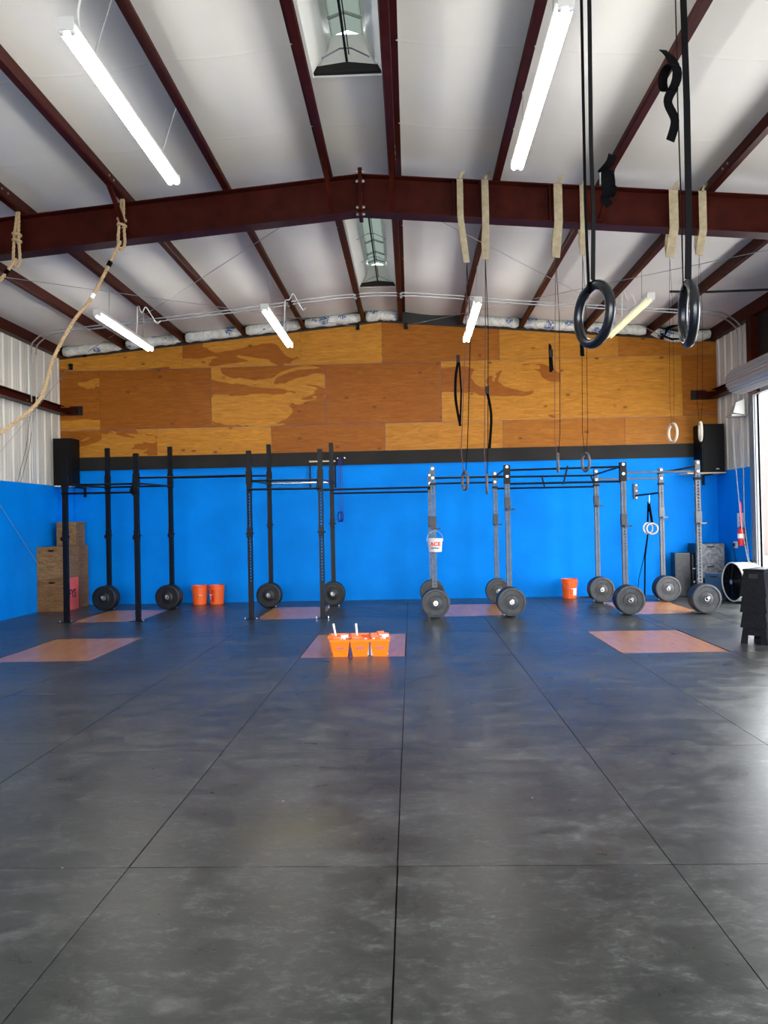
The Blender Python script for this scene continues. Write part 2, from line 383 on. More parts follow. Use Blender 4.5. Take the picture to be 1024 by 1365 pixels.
for ci in range(-6, 6):
    x0 = X0+ci*W if ci > -6 else XL; x1 = X0+(ci+1)*W
    if ci == 4: x1 = XR
    if ci == 5: continue
    rows = [Y0+k*D for k in range(-4, 7)]
    if ci == -3: rows = [-3.9, -1.8, 0.0, 1.95, 5.62, 7.24, 9.05, 10.88, 12.7, 14.53]
    if ci == -2: rows = [Y0+k*D for k in range(-4, 7)]
    if ci < -3: rows = [r+0.0 for r in rows if abs(r-Y0) > 0.1 and abs(r-Y0-D) > 0.1]
    rows = [YF] + [r for r in rows if YF+0.2 < r < YB-0.2] + [YB]
    for a, b in zip(rows[:-1], rows[1:]):
        t = random.uniform(0.88, 1.12)
        for (p, q, r, s) in cut((x0, x1, a, b), inlays): mat_tile(p, q, r, s, t)
# the slab under the mats, with the doorway sill
fl = struct(mb, 'floor', 'rubber'); tones(fl, cols)
mb = MB(); mb.box(XL, XR+0.03, YF, YB, -0.16, -0.0195); mb.build('subfloor', 'slab', fl)
lab = {'left': 'leftmost nearest plywood panel in the floor mats, cut by the left edge',
       'mid': 'plywood inlay panel in the floor mats under the orange caddies',
       'right': 'empty plywood panel in the floor mats in front of the rightmost grey uprights',
       'b1': 'plywood inlay panel between the two leftmost pairs of black uprights',
       'b2': 'plywood inlay panel between the black uprights in the middle',
       'b3': 'bluish shining plywood floor panel behind the two grey uprights by the white bucket',
       'b4': 'plywood inlay panel between the four rightmost grey uprights'}
for i, (a, b, c, d, k) in enumerate(inlays):
    mb = MB(); mb.box(a+0.004, b-0.004, c+0.004, d-0.004, -0.0195, -0.001)
    o = mb.build('plywood_inlay', 'inlay'); tones(o, [(0.85, 0.0, 0.13*i)]*6)
    tag(o, lab[k], 'wood panel', 'plywood panels set into the rubber floor')

# ------------------------------------------------------------------ walls
def quad_ring_wall(mb, axis, c0, c1, a0, a1, z0, z1, hole=None):
    """slab wall with one rectangular hole reaching the floor"""
    bx = (lambda p, q, r, s: mb.box(c0, c1, p, q, r, s)) if axis == 'x' else (lambda p, q, r, s: mb.box(p, q, c0, c1, r, s))
    if hole: h0, h1, hz = hole; bx(a0, h0, z0, z1); bx(h1, a1, z0, z1); bx(h0, h1, hz, z1)
    else: bx(a0, a1, z0, z1)
mb = MB(); mb.box(XL-0.2, XR+0.2, YB, YB+0.12, -0.1, 6.2); wb = struct(mb, 'wall_back', 'blue')
# varnished plywood sheets on the upper back wall
mb = MB(); cols = []
ZT = 4.66; ZM = 3.47; ZB = 2.93; YP = YB-0.014
def sheet(x0, x1, z0, z1, tone, stain):
    zt = (lambda x: min(z1, roofz(x)-0.035)) if z1 > 4.7 else (lambda x: z1)
    e = 0.0022; xs = [x0+e, x1-e]
    if z1 > 4.7 and x0 < RX < x1: xs = [x0+e, RX, x1-e]
    top = [(x, zt(x)-e) for x in xs][::-1]
    pr = [(xs[0], z0+e), (xs[-1], z0+e)] + top
    mb.prism(pr, (0, YP, 0), (0, YB, 0)); sd = random.random()
    cols.extend([(tone, stain, sd)]*(2+len(pr)))
xx = lambda px: -0.53 + (px-507)/67.75       # spacing of the sheets' joints along the wall
for a, b, t, s in [(XL, xx(240), 1, .50), (xx(240), xx(400), 1, .42), (xx(400), xx(509), 1, .30), (xx(509), xx(665), .15, .25), (xx(665), xx(822), .95, .25), (xx(822), XR, .35, .33)]: sheet(a, b, ZT, 5.6, t, s)
for a, b, t, s in [(XL, xx(126), 0.05, .42), (xx(126), xx(278), 0, .12), (xx(278), xx(432), 1, .47), (xx(432), xx(587), 0, .15), (xx(587), xx(745), 1, .42), (xx(745), xx(904), .95, .22), (xx(904), XR, 0.1, .1)]: sheet(a, b, ZM, ZT, t, s)
for a, b, t, s in [(XL, xx(203), .05, .42), (xx(203), xx(358), 1, .25), (xx(358), xx(511), 0.05, .2), (xx(511), xx(667), .85, .3), (xx(667), xx(828), .3, .2), (xx(828), XR, .45, .3)]: sheet(a, b, ZB, ZM, t, s)
o = mb.build('plywood_cladding', 'ply', wb); tones(o, cols); o['label'] = 'varnished plywood sheets in light and dark tones'
mb = MB(); mb.box(XL, XR, YB-0.004, YB, 4.80, 6.0); mb.build('gap_shade_board', 'ink', wb)  # black sheet that paints the shade in the gap over the plywood
mb = MB(); mb.box(XL+0.35, XR-0.42, YB-0.045, YB, 2.665, 2.93); struct(mb, 'trim_1', 'band')

def cladding(mb, x, dirx, y0, y1, z0, z1, pitch=0.305):
    """ribbed metal sheet: major ribs with small ones between, one closed skin"""
    prof = []; y = y0
    base = [(0.0, 0), (0.025, 0.022), (0.055, 0.022), (0.08, 0), (0.135, 0), (0.145, 0.003), (0.165, 0.003), (0.175, 0), (0.22, 0), (0.23, 0.003), (0.25, 0.003), (0.26, 0)]
    while y < y1:
        for a, h in base:
            if y+a < y1: prof.append((y+a, h))
        y += pitch
    prof.append((y1, 0))
    A = [mb.bm.verts.new((x+dirx*h, yy, z0)) for yy, h in prof]; B = [mb.bm.verts.new((x+dirx*h, yy, z1)) for yy, h in prof]
    for i in range(len(prof)-1): mb.bm.faces.new((A[i], A[i+1], B[i+1], B[i]))
mb = MB(); quad_ring_wall(mb, 'x', XL-0.15, XL, YF, YB, -0.1, 6.0); wl = struct(mb, 'wall_left', 'clad')
mb = MB(); cladding(mb, XL+0.001, 1, YF, YB-0.002, 2.34, 5.05); mb.build('metal_cladding', 'clad', wl)
mb = MB(); mb.box(XL, XL+0.05, YF, YB-0.12, 0, 2.365); o = mb.build('blue_liner', 'blue', wl); o['label'] = 'bright blue painted boarding'
mb = MB(); mb.box(XL, XL+0.30, YB-0.12, YB-0.001, 0, 2.36); mb.build('corner_boxing', 'blue', wl)
mb = MB(); quad_ring_wall(mb, 'x', XR, XR+0.035, SY1+0.6, YB, -0.1, 6.0, (DY0, DY1, DZ)); quad_ring_wall(mb, 'x', XR, XR+0.035, YF, SY1+0.6, -0.1, 6.0, (SY0, SY1, DZ)); wr = struct(mb, 'wall_right', 'clad')
mb = MB(); cladding(mb, XR-0.001, -1, 13.9, YB-0.002, 2.34, 5.05); cladding(mb, XR-0.001, -1, YF, SY0-0.05, 2.34, 5.05); cladding(mb, XR-0.001, -1, SY1+0.05, DY0-0.1, 2.34, 5.05); mb.build('metal_cladding', 'clad', wr)
mb = MB(); mb.box(XR-0.04, XR, 14.12, YB-0.001, 0, 2.37); mb.box(XR-0.04, XR, YF, SY0-0.05, 0, 2.37); mb.box(XR-0.04, XR, SY1+0.05, DY0-0.1, 0, 2.37); o = mb.build('blue_liner', 'blue', wr); o['label'] = 'bright blue painted boarding'
mb = MB(); mb.box(XR-0.03, XR, DY0, 13.70, 4.0, 5.2); mb.build('header_shade_panel', 'band', wr)  # black sheet standing in for the shadow above the door head
mb = MB(); quad_ring_wall(mb, 'y', YF-0.15, YF, XL-0.15, XR+0.15, -0.1, 6.2, (FX0, FX1, FZ)); struct(mb, 'wall_front', 'clad')

# ------------------------------------------------------------------ ceiling: vinyl faced blanket, pinned over each purlin and sagging between
PX = [-6.9, -5.63, -4.44, -3.24, -2.07, -0.89, -0.09, 1.08, 2.26, 3.47, 4.70, 5.93]
V1 = (3.9, 7.22); V2 = (10.15, 13.8)       # the two ridge vents
HX0, HX1 = -0.84, -0.15
mb = MB(); ys = [YF]
y = -3.2
while y < YB: ys += [y-0.03, y-0.015, y, y+0.015, y+0.03]; y += 1.42
ys += [YB+0.05]
for a, b in (V1, V2): ys += [a, b]
ys = sorted(set(round(q, 4) for q in ys)); seams = set()
y = -3.2
while y < YB: seams.add(round(y, 4)); y += 1.42
xs = [(XL-0.1, roofz(XL)+0.19)]
for a, b in zip(PX[:-1], PX[1:]):
    n = 6 if (a, b) != (-0.89, -0.09) else 0
    xs.append((a, roofz(a)+0.205))
    for i in range(1, n):
        t = i/n; x = a+(b-a)*t; xs.append((x, roofz(x)+0.205-0.035*math.sin(PI*t)))
    if n == 0: xs += [(HX0, roofz(HX0)+0.19), (HX1, roofz(HX1)+0.19)]
xs += [(PX[-1], roofz(PX[-1])+0.205), (XR+0.1, roofz(XR)+0.19)]
G = [[mb.bm.verts.new((x, y, z-(0.004 if y in seams else 0))) for x, z in xs] for y in ys]
hi = [i for i, (x, z) in enumerate(xs) if x == HX0][0]
for j in range(len(ys)-1):
    for i in range(len(xs)-1):
        ym = (ys[j]+ys[j+1])/2
        if i == hi and (V1[0] < ym < V1[1] or V2[0] < ym < V2[1]): continue
        mb.bm.faces.new((G[j][i], G[j][i+1], G[j+1][i+1], G[j+1][i]))
ceil = struct(mb, 'ceiling', 'vinyl', smooth=True)

# ridge vents
def ridge_vent(y0, y1, label):
    t = thing('ridge_skylight', label, 'skylight', ((HX0+HX1)/2, (y0+y1)/2, roofz(HX0)+0.19), 0, 'skylights along the ridge')
    cx, cy, cz = t.location; hw = (HX1-HX0)/2; hl = (y1-y0)/2
    mb = MB(); th = 0.006
    for s in (-1, 1):       # sloping side cheeks, then steep throat
        mb.prism([(s*hw, -0.03), (s*(hw-0.03), -0.03), (s*(hw-0.16), 0.20), (s*(hw-0.20), 0.36), (s*(hw-0.185), 0.36), (s*(hw-0.15), 0.20), (s*hw, 0.02)], (0, -hl, 0), (0, hl, 0))
    for yy in (-hl, hl-th): mb.prism([(-hw, -0.03), (hw, -0.03), (hw, 0.16), (hw-0.16, 0.36), (-hw+0.16, 0.36), (-hw, 0.16)], (0, yy, 0), (0, yy+th, 0))
    mb.build('throat', 'enamel', t)
    mb = MB(); mb.prism([(-hw+0.19, 0.345), (0, 0.40), (hw-0.19, 0.345), (hw-0.19, 0.351), (0, 0.406), (-hw+0.19, 0.351)], (0, -hl, 0), (0, hl, 0)); mb.build('diffuser', 'skylight', t)
    mb = MB(); mb.tube([(0, -hl+0.02, 0.06), (0, hl-0.10, 0.06)], 0.012, 8); mb.tube([(0.02, -hl+0.02, 0.12), (0.02, hl-0.10, 0.12)], 0.006, 6); mb.build('damper_rod', 'band', t)
    for yy in (hl-0.35, hl-0.75, hl-1.3):
        mb = MB(); mb.tube([(-hw+0.20, yy, 0.29), (0, yy, 0.345), (hw-0.20, yy, 0.29)], 0, flat=(0.03, 0.01, (0, 0.3, 1))); mb.build('pane_bar', 'galv', t)
    n = max(3, int((y1-y0)/0.75))
    for i in range(n):
        yy = -hl+0.35+i*(y1-y0-0.6)/(n-1)
        mb = MB(); mb.tube([(-hw+0.13, yy, 0.0), (-0.05, yy, 0.085), (0.05, yy, 0.085), (hw-0.13, yy, 0.0)], 0, flat=(0.022, 0.004, (0, 1, 0))); mb.build('strut', 'galv', t)
    mb = MB(); mb.prism([(-hw+0.02, -0.02), (hw-0.02, -0.02), (hw-0.02, 0.03), (0, 0.07), (-hw+0.02, 0.03)], (0, hl-0.07, 0), (0, hl-0.02, 0)); mb.build('damper_end', 'band', t)
    mb = MB()
    for i in range(10):
        yy = -hl+0.2+i*(y1-y0-0.4)/9
        for s in (-1, 1): mb.box(s*(hw-0.055)-0.006, s*(hw-0.055)+0.006, yy-0.012, yy+0.012, 0.025, 0.05)
    build_each(mb, 'clip', 'galv', t)
ridge_vent(*V1, 'ridge skylight with chevron struts, the near one at the top edge')
ridge_vent(*V2, 'long ridge skylight vent with chevron struts, the far one beyond the main beam')

# ------------------------------------------------------------------ steel frame
names = ['red-brown eave strut along the top of the left wall', 'first red-brown roof purlin in from the left eave', 'second red-brown roof purlin in from the left eave',
         'third red-brown roof purlin in from the left eave', 'fourth red-brown roof purlin in from the left eave', 'red-brown ridge purlin along the left side of the skylights',
         'red-brown ridge purlin along the right side of the skylights', 'first red-brown roof purlin right of the ridge pair', 'second red-brown roof purlin right of the ridge pair',
         'third red-brown roof purlin right of the ridge pair', 'fourth red-brown roof purlin right of the ridge pair', 'red-brown eave strut along the top of the right wall']
for i, x in enumerate(PX):
    s = 1 if x < RX else -1; z = roofz(x); t_ = 0.006
    t = thing('roof_purlin', names[i], 'purlin', (x, YB-0.05, z), 0, 'red-brown purlins under the roof')
    hgt = 0.20; fl_ = 0.07
    mb = MB()
    if i in (0, 11): hgt = 0.22; mb.prism([(-0.06, -0.02), (0.07, -0.02), (0.07, 0.0), (0.01, 0.0), (0.01, hgt), (-0.06, hgt)], (0, YF-YB+0.06, 0), (0, 0.03, 0))
    else:
        # Z section: bottom flange towards the ridge side for the left roof, mirrored on the right
        pr = [(0, 0), (s*fl_, 0), (s*(fl_+0.012), 0.018), (s*(fl_+0.007), 0.021), (s*(fl_-0.002), t_), (s*t_, t_), (s*t_, hgt), (-s*fl_, hgt), (-s*fl_, hgt-t_), (0, hgt-t_)]
        mb.prism(pr, (0, YF-YB+0.06, 0), (0, 0.03, 0))
    mb.build('web', 'steel', t)
    mb = MB(); yl = YB-0.05
    for yy in (8.55, 8.68, 9.32, 9.45):
        for zz in (0.06, 0.14): mb.lathe([(0, -0.004), (0.012, -0.004), (0.012, 0.016), (0, 0.016)], (s*0.0, yy-yl, zz), (s if s > 0 else -1, 0, 0), 6)
    if i not in (0, 11): build_each(mb, 'bolt', 'bolt', t)
    else: mb.bm.free()

BY = 9.05
t = thing('main_roof_beam', 'deep red-brown steel beam crossing the hall below the purlins', 'beam', (RX, BY, 5.07))
def beam_half(mb, x0, x1):
    for (dz0, dz1, w) in ((-0.012, 0, 0.10), (-0.43, -0.418, 0.10), (-0.418, -0.012, 0.005)):
        mb.prism([(x0-RX, roofz(x0)+dz0-5.07), (x1-RX, roofz(x1)+dz0-5.07), (x1-RX, roofz(x1)+dz1-5.07), (x0-RX, roofz(x0)+dz1-5.07)], (0, -w, 0), (0, w, 0))
mb = MB(); beam_half(mb, XL+0.01, RX); o = mb.build('beam_arm', 'steel', t)
mb = MB(); beam_half(mb, RX, XR-0.01); o = mb.build('beam_arm', 'steel', t)
mb = MB(); mb.box(-0.022, 0.022, -0.1, 0.1, -0.055, 0.50); mb.build('splice_plate', 'steel', t)
mb = MB()
for s in (-1, 1):
    for zz in (-0.02, 0.06, 0.36, 0.47): mb.lathe([(0, -0.0), (0.018, 0), (0.018, 0.05), (0, 0.05)], (0, -0.06, zz), (s, 0, 0), 6)
build_each(mb, 'splice_bolt', 'bolt', t)
for x in (0.56, 0.86, 1.64):
    mb = MB(); z = roofz(x)-5.07; mb.box(x-RX-0.005, x-RX+0.005, -0.095, -0.005, z-0.418, z-0.012); mb.build('stiffener', 'steel', t)
for x, s in ((-3.24, 1), (-0.89, 1), (-0.09, -1), (2.26, -1), (-5.63, 1), (4.70, -1)):   # flange braces from the purlins down to the bottom flange
    mb = MB(); z = roofz(x)-5.07
    a = Vector((x-RX+0.03*s, -0.62, z+0.02)); b = Vector((x-RX+0.06*s, -0.10, z-0.40))
    mb.tube([a, b], 0, flat=(0.045, 0.006, (1, 0, 0))); d = Vector((0.02*s, 0.0, 0.02)); mb.tube([a+d, b+d], 0, flat=(0.006, 0.04, (1, 0, 0)))
    mb.lathe([(0, 0), (0.014, 0), (0.014, 0.02), (0, 0.02)], b+Vector((0, -0.025, 0.02)), (0, 1, 0), 6)
    mb.build('flange_brace', 'steel', t)
for x in (XL+0.10, XR-0.10):       # the frame's columns, down to the floor
    t = thing('steel_column', 'red-brown steel column carrying the %s end of the main beam' % ('left' if x < 0 else 'right'), 'column', (x, BY, 0))
    mb = MB(); z = roofz(x)-0.43; mb.box(-0.09, 0.09, -0.10, -0.088, 0.01, z); mb.box(-0.09, 0.09, 0.088, 0.10, 0.01, z); mb.box(-0.005, 0.005, -0.09, 0.09, 0.01, z); mb.build('column_shaft', 'steel', t)
    mb = MB(); mb.box(-0.10, 0.10, -0.12, 0.12, 0, 0.012); mb.build('base_plate', 'steel', t)
# door jamb post on the right wall above the door
mb = MB(); mb.box(XR-0.16, XR-0.01, 13.66, 13.84, 3.62, roofz(XR)-0.03); o = mb.build('jamb_post', 'steel'); tag(o, 'dark red-brown post rising from the door head to the right eave', 'post')
# girts
def girt(x, s, y0, label):
    t = thing('wall_girt', label, 'girt', (x, YB-0.02, 3.78), 0, 'red-brown girts along the side walls')
    mb = MB(); L = y0-YB; mb.prism([(0, 0), (s*0.09, 0), (s*0.19, 0.0), (s*0.19, 0.03), (s*0.184, 0.03), (s*0.184, 0.006), (s*0.006, 0.006), (s*0.006, 0.18), (s*0.09, 0.18), (s*0.09, 0.186), (0, 0.186)], (0, L, 0), (0, 0, 0)); mb.build('channel', 'steel', t)
    mb = MB()
    for yy in (-0.9, -1.4): mb.lathe([(0, 0), (0.012, 0), (0.012, 0.012), (0, 0.012)], (s*0.006, yy, 0.10), (s, 0, 0), 6)
    build_each(mb, 'bolt', 'bolt', t)
girt(XL+0.032, 1, YF+0.1, 'red-brown steel girt running along the ribbed left wall')
girt(XR-0.032, -1, 13.86, 'red-brown steel girt on the right wall behind the rolled door')
for x0, x1, lb in ((-6.76, -6.50, 'left'), (5.49, 5.78, 'right')):
    t = thing('girt_hole', 'black plate painting the square girt hole at the %s end of the plywood wall' % lb, 'bracket', ((x0+x1)/2, YB-0.014, 3.78))
    w2 = (x1-x0)/2
    mb = MB(); mb.box(-w2, w2, -0.02, 0.0, 0, 0.18); mb.build('plate', 'band', t)  # black plate paints the dark hole where the girt meets the plywood
    s = -1 if lb == 'left' else 1
    mb = MB(); mb.box(-w2-0.20 if s < 0 else -w2+0.1, w2-0.1 if s < 0 else w2+0.16, -0.05, -0.02, 0.02, 0.15); mb.build('arm', 'steel', t)

# insulation rolls in the gap over the plywood
rolln = ['leftmost bay', 'second bay from the left', 'third bay from the left', 'fourth bay from the left', 'bay just left of the ridge pair', 'bay between the two ridge purlins', None, 'second bay right of the ridge pair', 'third bay right of the ridge pair', 'fourth bay right of the ridge pair', 'rightmost bay']
for i in range(11):
    if rolln[i] is None: continue
    a, b = PX[i]+0.075, PX[i+1]-0.02
    if i >= 6: a, b = PX[i]+0.015, PX[i+1]-0.085
    if i == 5: a, b = PX[i]+0.09, PX[i+1]-0.09
    n = 14; mb = MB(); rings = []; rnd = random.Random(i)
    for k in range(n+1):
        x = a+(b-a)*k/n; e = 0.75 if k in (0, n) else 1; r = (0.098+rnd.uniform(-0.012, 0.012))*e
        dz = (0.03 if i != 10 else 0.03-0.10*math.sin(PI*k/n))
        c = Vector((x, YB-0.115, roofz(x)+0.075+dz-0.02))
        rings.append(mb.ring_verts(c, Vector((0, 1, 0)), Vector((0, 0, 1)), 0.10*e, 14, r))
    for k in range(n):
        for j in range(14): mb.bm.faces.new((rings[k][j], rings[k][(j+1) % 14], rings[k+1][(j+1) % 14], rings[k+1][j]))
    mb.bm.faces.new(rings[0]); mb.bm.faces.new(rings[-1][::-1])
    o = mb.build('insulation_roll', 'insul', smooth=True)
    tag(o, 'white blue-printed insulation roll above the plywood, ' + rolln[i], 'insulation', 'insulation rolls along the top of the back wall')
mb = MB(); pts = [(4.95, 15.42, 5.0), (5.0, 15.35, 5.14), (5.2, 15.3, 5.19), (5.4, 15.33, 5.14), (5.42, 15.4, 5.02), (5.3, 15.42, 4.95), (5.1, 15.42, 4.94)]
mb.tube(pts, 0.028, 8, closed=True); o = mb.build('cable_coil', 'webblk', smooth=True); tag(o, 'black coil of cable hanging in the top right corner under the roof', 'cable')

# ------------------------------------------------------------------ conduits and brace cables
for k, (yy, dz) in enumerate(((13.62, 0), (13.80, 0.0))):
    t = thing('electrical_conduit', 'thin grey conduit under the purlins, the %s of the pair' % ('front one' if k == 0 else 'rear one'), 'conduit', (RX, yy, 5.4), 0, 'pair of conduits across the roof')
    def P(x, y, z): return (x-RX, y-yy, z-5.4)
    zc = lambda x: roofz(x)-0.025+(0.0125)
    xl, xr = -6.85+0.0, 5.90
    d = 0.18
    pts = [P(xl, yy+0.55, 2.42), P(xl, yy+0.55, zc(xl)-0.35)]
    pts += [P(xl+0.02, yy+0.53, zc(xl)-0.2), P(xl+0.08, yy+0.42, zc(xl)-0.09), P(xl+0.2, yy+0.25, zc(xl)-0.06), P(xl+0.45, yy+0.05, zc(xl+0.45)-0.03)]
    pts += [P(x, yy, zc(x)) for x in (-6.1, -5, -3, RX, 2, 4, 5.2)]
    pts += [P(5.5, yy+0.10, zc(5.5)-0.03), P(xr-0.12, yy+0.38, zc(xr)-0.06), P(xr-0.02, yy+0.5, zc(xr)-0.16), P(xr, yy+0.55, zc(xr)-0.35), P(xr, yy+0.55, 2.4 if k else 3.5)]
    mb = MB(); mb.tube(sm(pts, 4), 0.0125, 8); mb.build('pipe', 'galv', t, smooth=True)
    mb = MB()
    for x in PX[1:-1]: mb.box(x-RX-0.02, x-RX+0.02, -0.02, 0.02, roofz(x)-5.4-0.035, roofz(x)-5.4+0.005)
    build_each(mb, 'clamp', 'galv', t)
def cable(a, b, label, r=0.005, hook_at=None):
    t = thing('brace_cable', label, 'cable', a, 0, 'thin steel brace cables')
    A, B = Vector(a), Vector(b); mb = MB(); mb.tube([(0, 0, 0), B-A], r, 6); mb.build('strand', 'galv', t, smooth=True)
    d = (B-A).normalized(); mb = MB(); mb.tube([d*0.25, d*0.55], r*1.9, 6); mb.build('turnbuckle', 'galv', t, smooth=True)
    mb = MB(); mb.box(-0.035, 0.035, -0.02, 0.02, -0.07, 0.05); mb.build('anchor_plate', 'black', t)
    return t
cable((-0.97, 15.55, 5.39), (-6.75, 9.15, 4.85), 'roof brace cable from left of the ridge at the back out to the left eave')
cable((-6.43, 15.55, 5.0), (-0.75, 9.16, 5.42), 'roof brace cable from the plywood top left corner to the middle of the beam')
cable((-0.02, 15.55, 5.38), (5.8, 9.16, 4.85), 'roof brace cable from right of the ridge at the back out to the right eave')
cable((4.9, 15.40, 5.0), (-0.2, 9.16, 5.35), 'roof brace cable from the plywood top right to the middle of the beam')
cable((-6.72, 15.56, 4.76), (-6.72, 9.3, 0.35), 'thin wall brace cable falling from the plywood corner across the ribbed left wall')
cable((-6.90, 15.35, 0.12), (-6.88, 9.3, 5.0), 'thin brace cable crossing the blue left wall behind the wooden boxes')
for k, dx in enumerate((0, 0.12)):
    mb = MB(); mb.tube([(-6.87, 14.15+dx, 3.62), (-6.88, 14.0+dx, 3.0), (-6.90, 13.70+dx, 2.36)], 0.005, 6)
    o = mb.build('hanging_wire', 'black', smooth=True); tag(o, 'dark wire hanging down the ribbed left wall, the %s one' % ('left' if k == 0 else 'right'), 'wire', 'wires on the left wall')
mb = MB(); mb.tube([(4.2, 12.75, 5.11), (4.75, 12.55, 5.03), (5.9, 12.1, 4.92)], 0, flat=(0.06, 0.02, (0, 1, 0))); o = mb.build('steel_strap', 'band'); tag(o, 'dark steel strap spanning between the outer purlin and the right eave', 'strap')

# ------------------------------------------------------------------ strip lights
def strip_light(x, px, y0, y1, ztop, label, lit=True, cord=1):
    L = (y1-y0)/2; t = thing('strip_light', label, 'ceiling light', (x, (y0+y1)/2, ztop), 0, 'hanging two-tube strip lights')
    mb = MB(); mb.prism([(-0.055, -0.055), (-0.062, -0.045), (-0.045, 0), (0.045, 0), (0.062, -0.045), (0.055, -0.055)], (0, -L, 0), (0, L, 0)); mb.build('housing', 'enamel', t)
    for e in (-1, 1):
        mb = MB(); mb.box(-0.056, 0.056, e*L-0.008, e*L+0.008, -0.085, 0.004); mb.build('end_cap', 'enamel', t, bevel=0.004)
        mb = MB()
        for s in (-1, 1): mb.lathe([(0, 0), (0.016, 0), (0.018, -e*0.03), (0, -e*0.03)], (s*0.034, e*L-e*0.005, -0.088), (0, 1, 0), 12)
        build_each(mb, 'lamp_socket', 'white', t, smooth=True)
    for s in (-1, 1):
        mb = MB(); mb.lathe([(0, -L+0.03), (0.016, -L+0.03), (0.018, -L+0.05), (0.018, L-0.05), (0.016, L-0.03), (0, L-0.03)], (s*0.034, 0, -0.088), (0, 1, 0), 14)
        mb.build('lamp_tube', 'tube' if lit else 'tube_off', t, smooth=True)
    top = roofz(px)-ztop
    for yy in (-L*0.62, L*0.66):
        mb = MB(); mb.tube([(0, yy, 0), (px-x, yy, top+0.02)], 0.006, 6); mb.build('suspension_rod', 'galv', t)
    if cord:
        yc = -L*0.85 if y0 < 8 else L*0.35
        q = [(0.02, yc, 0.0), (0.03, yc+0.02, 0.25), (0.05, yc, 0.5), (0.12, yc-0.02, top-0.12), (0.18, yc, top-0.02), (0.26, yc+0.05, top-0.15), (0.33, yc+0.1, top-0.26), (0.36, yc+0.2, top-0.20)] if y0 > 8 else [(0.02, yc, 0), (0.05, yc-0.1, 0.1), (0.12, yc-0.12, 0.35), (0.12, yc-0.2, top+0.1)]
        mb = MB(); mb.tube(sm(q), 0.009, 8); mb.build('power_cord', 'enamel', t, smooth=True)
strip_light(-2.22, -2.07, 5.15, 7.56, 4.93, 'lit two-tube strip light nearest the camera on the left')
strip_light(1.07, 1.08, 5.12, 7.50, 4.93, 'lit two-tube strip light nearest the camera right of the ridge')
strip_light(-4.46, -4.44, 11.25, 13.6, 4.68, 'lit strip light near the back wall, leftmost beside the climbing rope')
strip_light(-2.06, -2.07, 11.4, 13.85, 4.73, 'lit strip light near the back wall, second from the left')
strip_light(1.04, 1.08, 11.5, 14.0, 4.77, 'lit strip light near the back wall beside the two leftmost tan slings', cord=0)
strip_light(3.46, 3.47, 11.3, 13.7, 4.70, 'dim yellowish strip light near the back wall between the two big black rings', lit=False)

# ------------------------------------------------------------------ racks
def perforated(x, y, z0, z1, hz0, hz1, w=0.075, hole=0.027, pitch=0.05, sides=True):
    """square hollow post, x,y centre; holes through front, back and sides"""
    mb = MB(); h = w/2; a = hole/2; cx = 0
    zs = [z0]; z = hz0
    while z < hz1: zs += [z-a, z+a]; z += pitch
    zs.append(z1); us = [-h, -a, a, h]
    def face(fn, holes=True):
        g_ = [[mb.bm.verts.new(fn(u, z)) for u in us] for z in zs]
        for i in range(len(zs)-1):
            for j in range(3):
                if holes and j == 1 and i % 2 == 1: continue
                mb.bm.faces.new((g_[i][j], g_[i][j+1], g_[i+1][j+1], g_[i+1][j]))
    face(lambda u, z: (u, -h, z)); face(lambda u, z: (u, h, z))
    face(lambda u, z: (-h, u, z), sides); face(lambda u, z: (h, u, z), sides)
    mb.bm.faces.new([mb.bm.verts.new(p) for p in ((-h, -h, z1), (h, -h, z1), (h, h, z1), (-h, h, z1))])
    bmesh.ops.remove_doubles(mb.bm, verts=mb.bm.verts[:], dist=1e-5)
    return mb
def plain_post(z1, w=0.075):
    mb = MB(); mb.box(-w/2, w/2, -w/2, w/2, 0.008, z1); return mb
def foot(t, mt):
    mb = MB(); mb.box(-0.12, 0.12, -0.075, 0.075, 0, 0.008); mb.build('foot_plate', mt, t)
    mb = MB()
    for sx in (-1, 1): mb.lathe([(0, 0), (0.014, 0), (0.014, 0.026), (0, 0.03)], (sx*0.095, -0.045, 0.008), (0, 0, 1), 6)
    build_each(mb, 'anchor_bolt', 'chrome', t)
def jcup(t, z, mt='black', lip=False):
    mb = MB()
    mb.box(-0.042, 0.042, -0.045, 0.041, z-0.10, z+0.06)
    mb.box(-0.03, 0.03, -0.125, -0.048, z-0.09, z-0.07); mb.box(-0.03, 0.03, -0.135, -0.122, z-0.09, z-0.03)
    mb.tube([(-0.07, 0, z-0.03), (0.07, 0, z-0.03)], 0.010, 8)
    mb.build('bar_hook', mt, t, bevel=0.004)
def peg(t, ln, mt='chrome'):
    mb = MB(); mb.tube([(0, -0.03, 0.262), (0, -ln, 0.262)], 0.0245, 16); mb.build('storage_peg', mt, t, smooth=True)
def bolthead(t, zs, mt='chrome', r=0.024):
    mb = MB()
    for z in zs: mb.lathe([(0, -0.056), (r*0.9, -0.056), (r, -0.05), (r, -0.036), (0, -0.036)], (0, 0, z), (0, 1, 0), 10)
    build_each(mb, 'upright_bolt', mt, t, smooth=True)

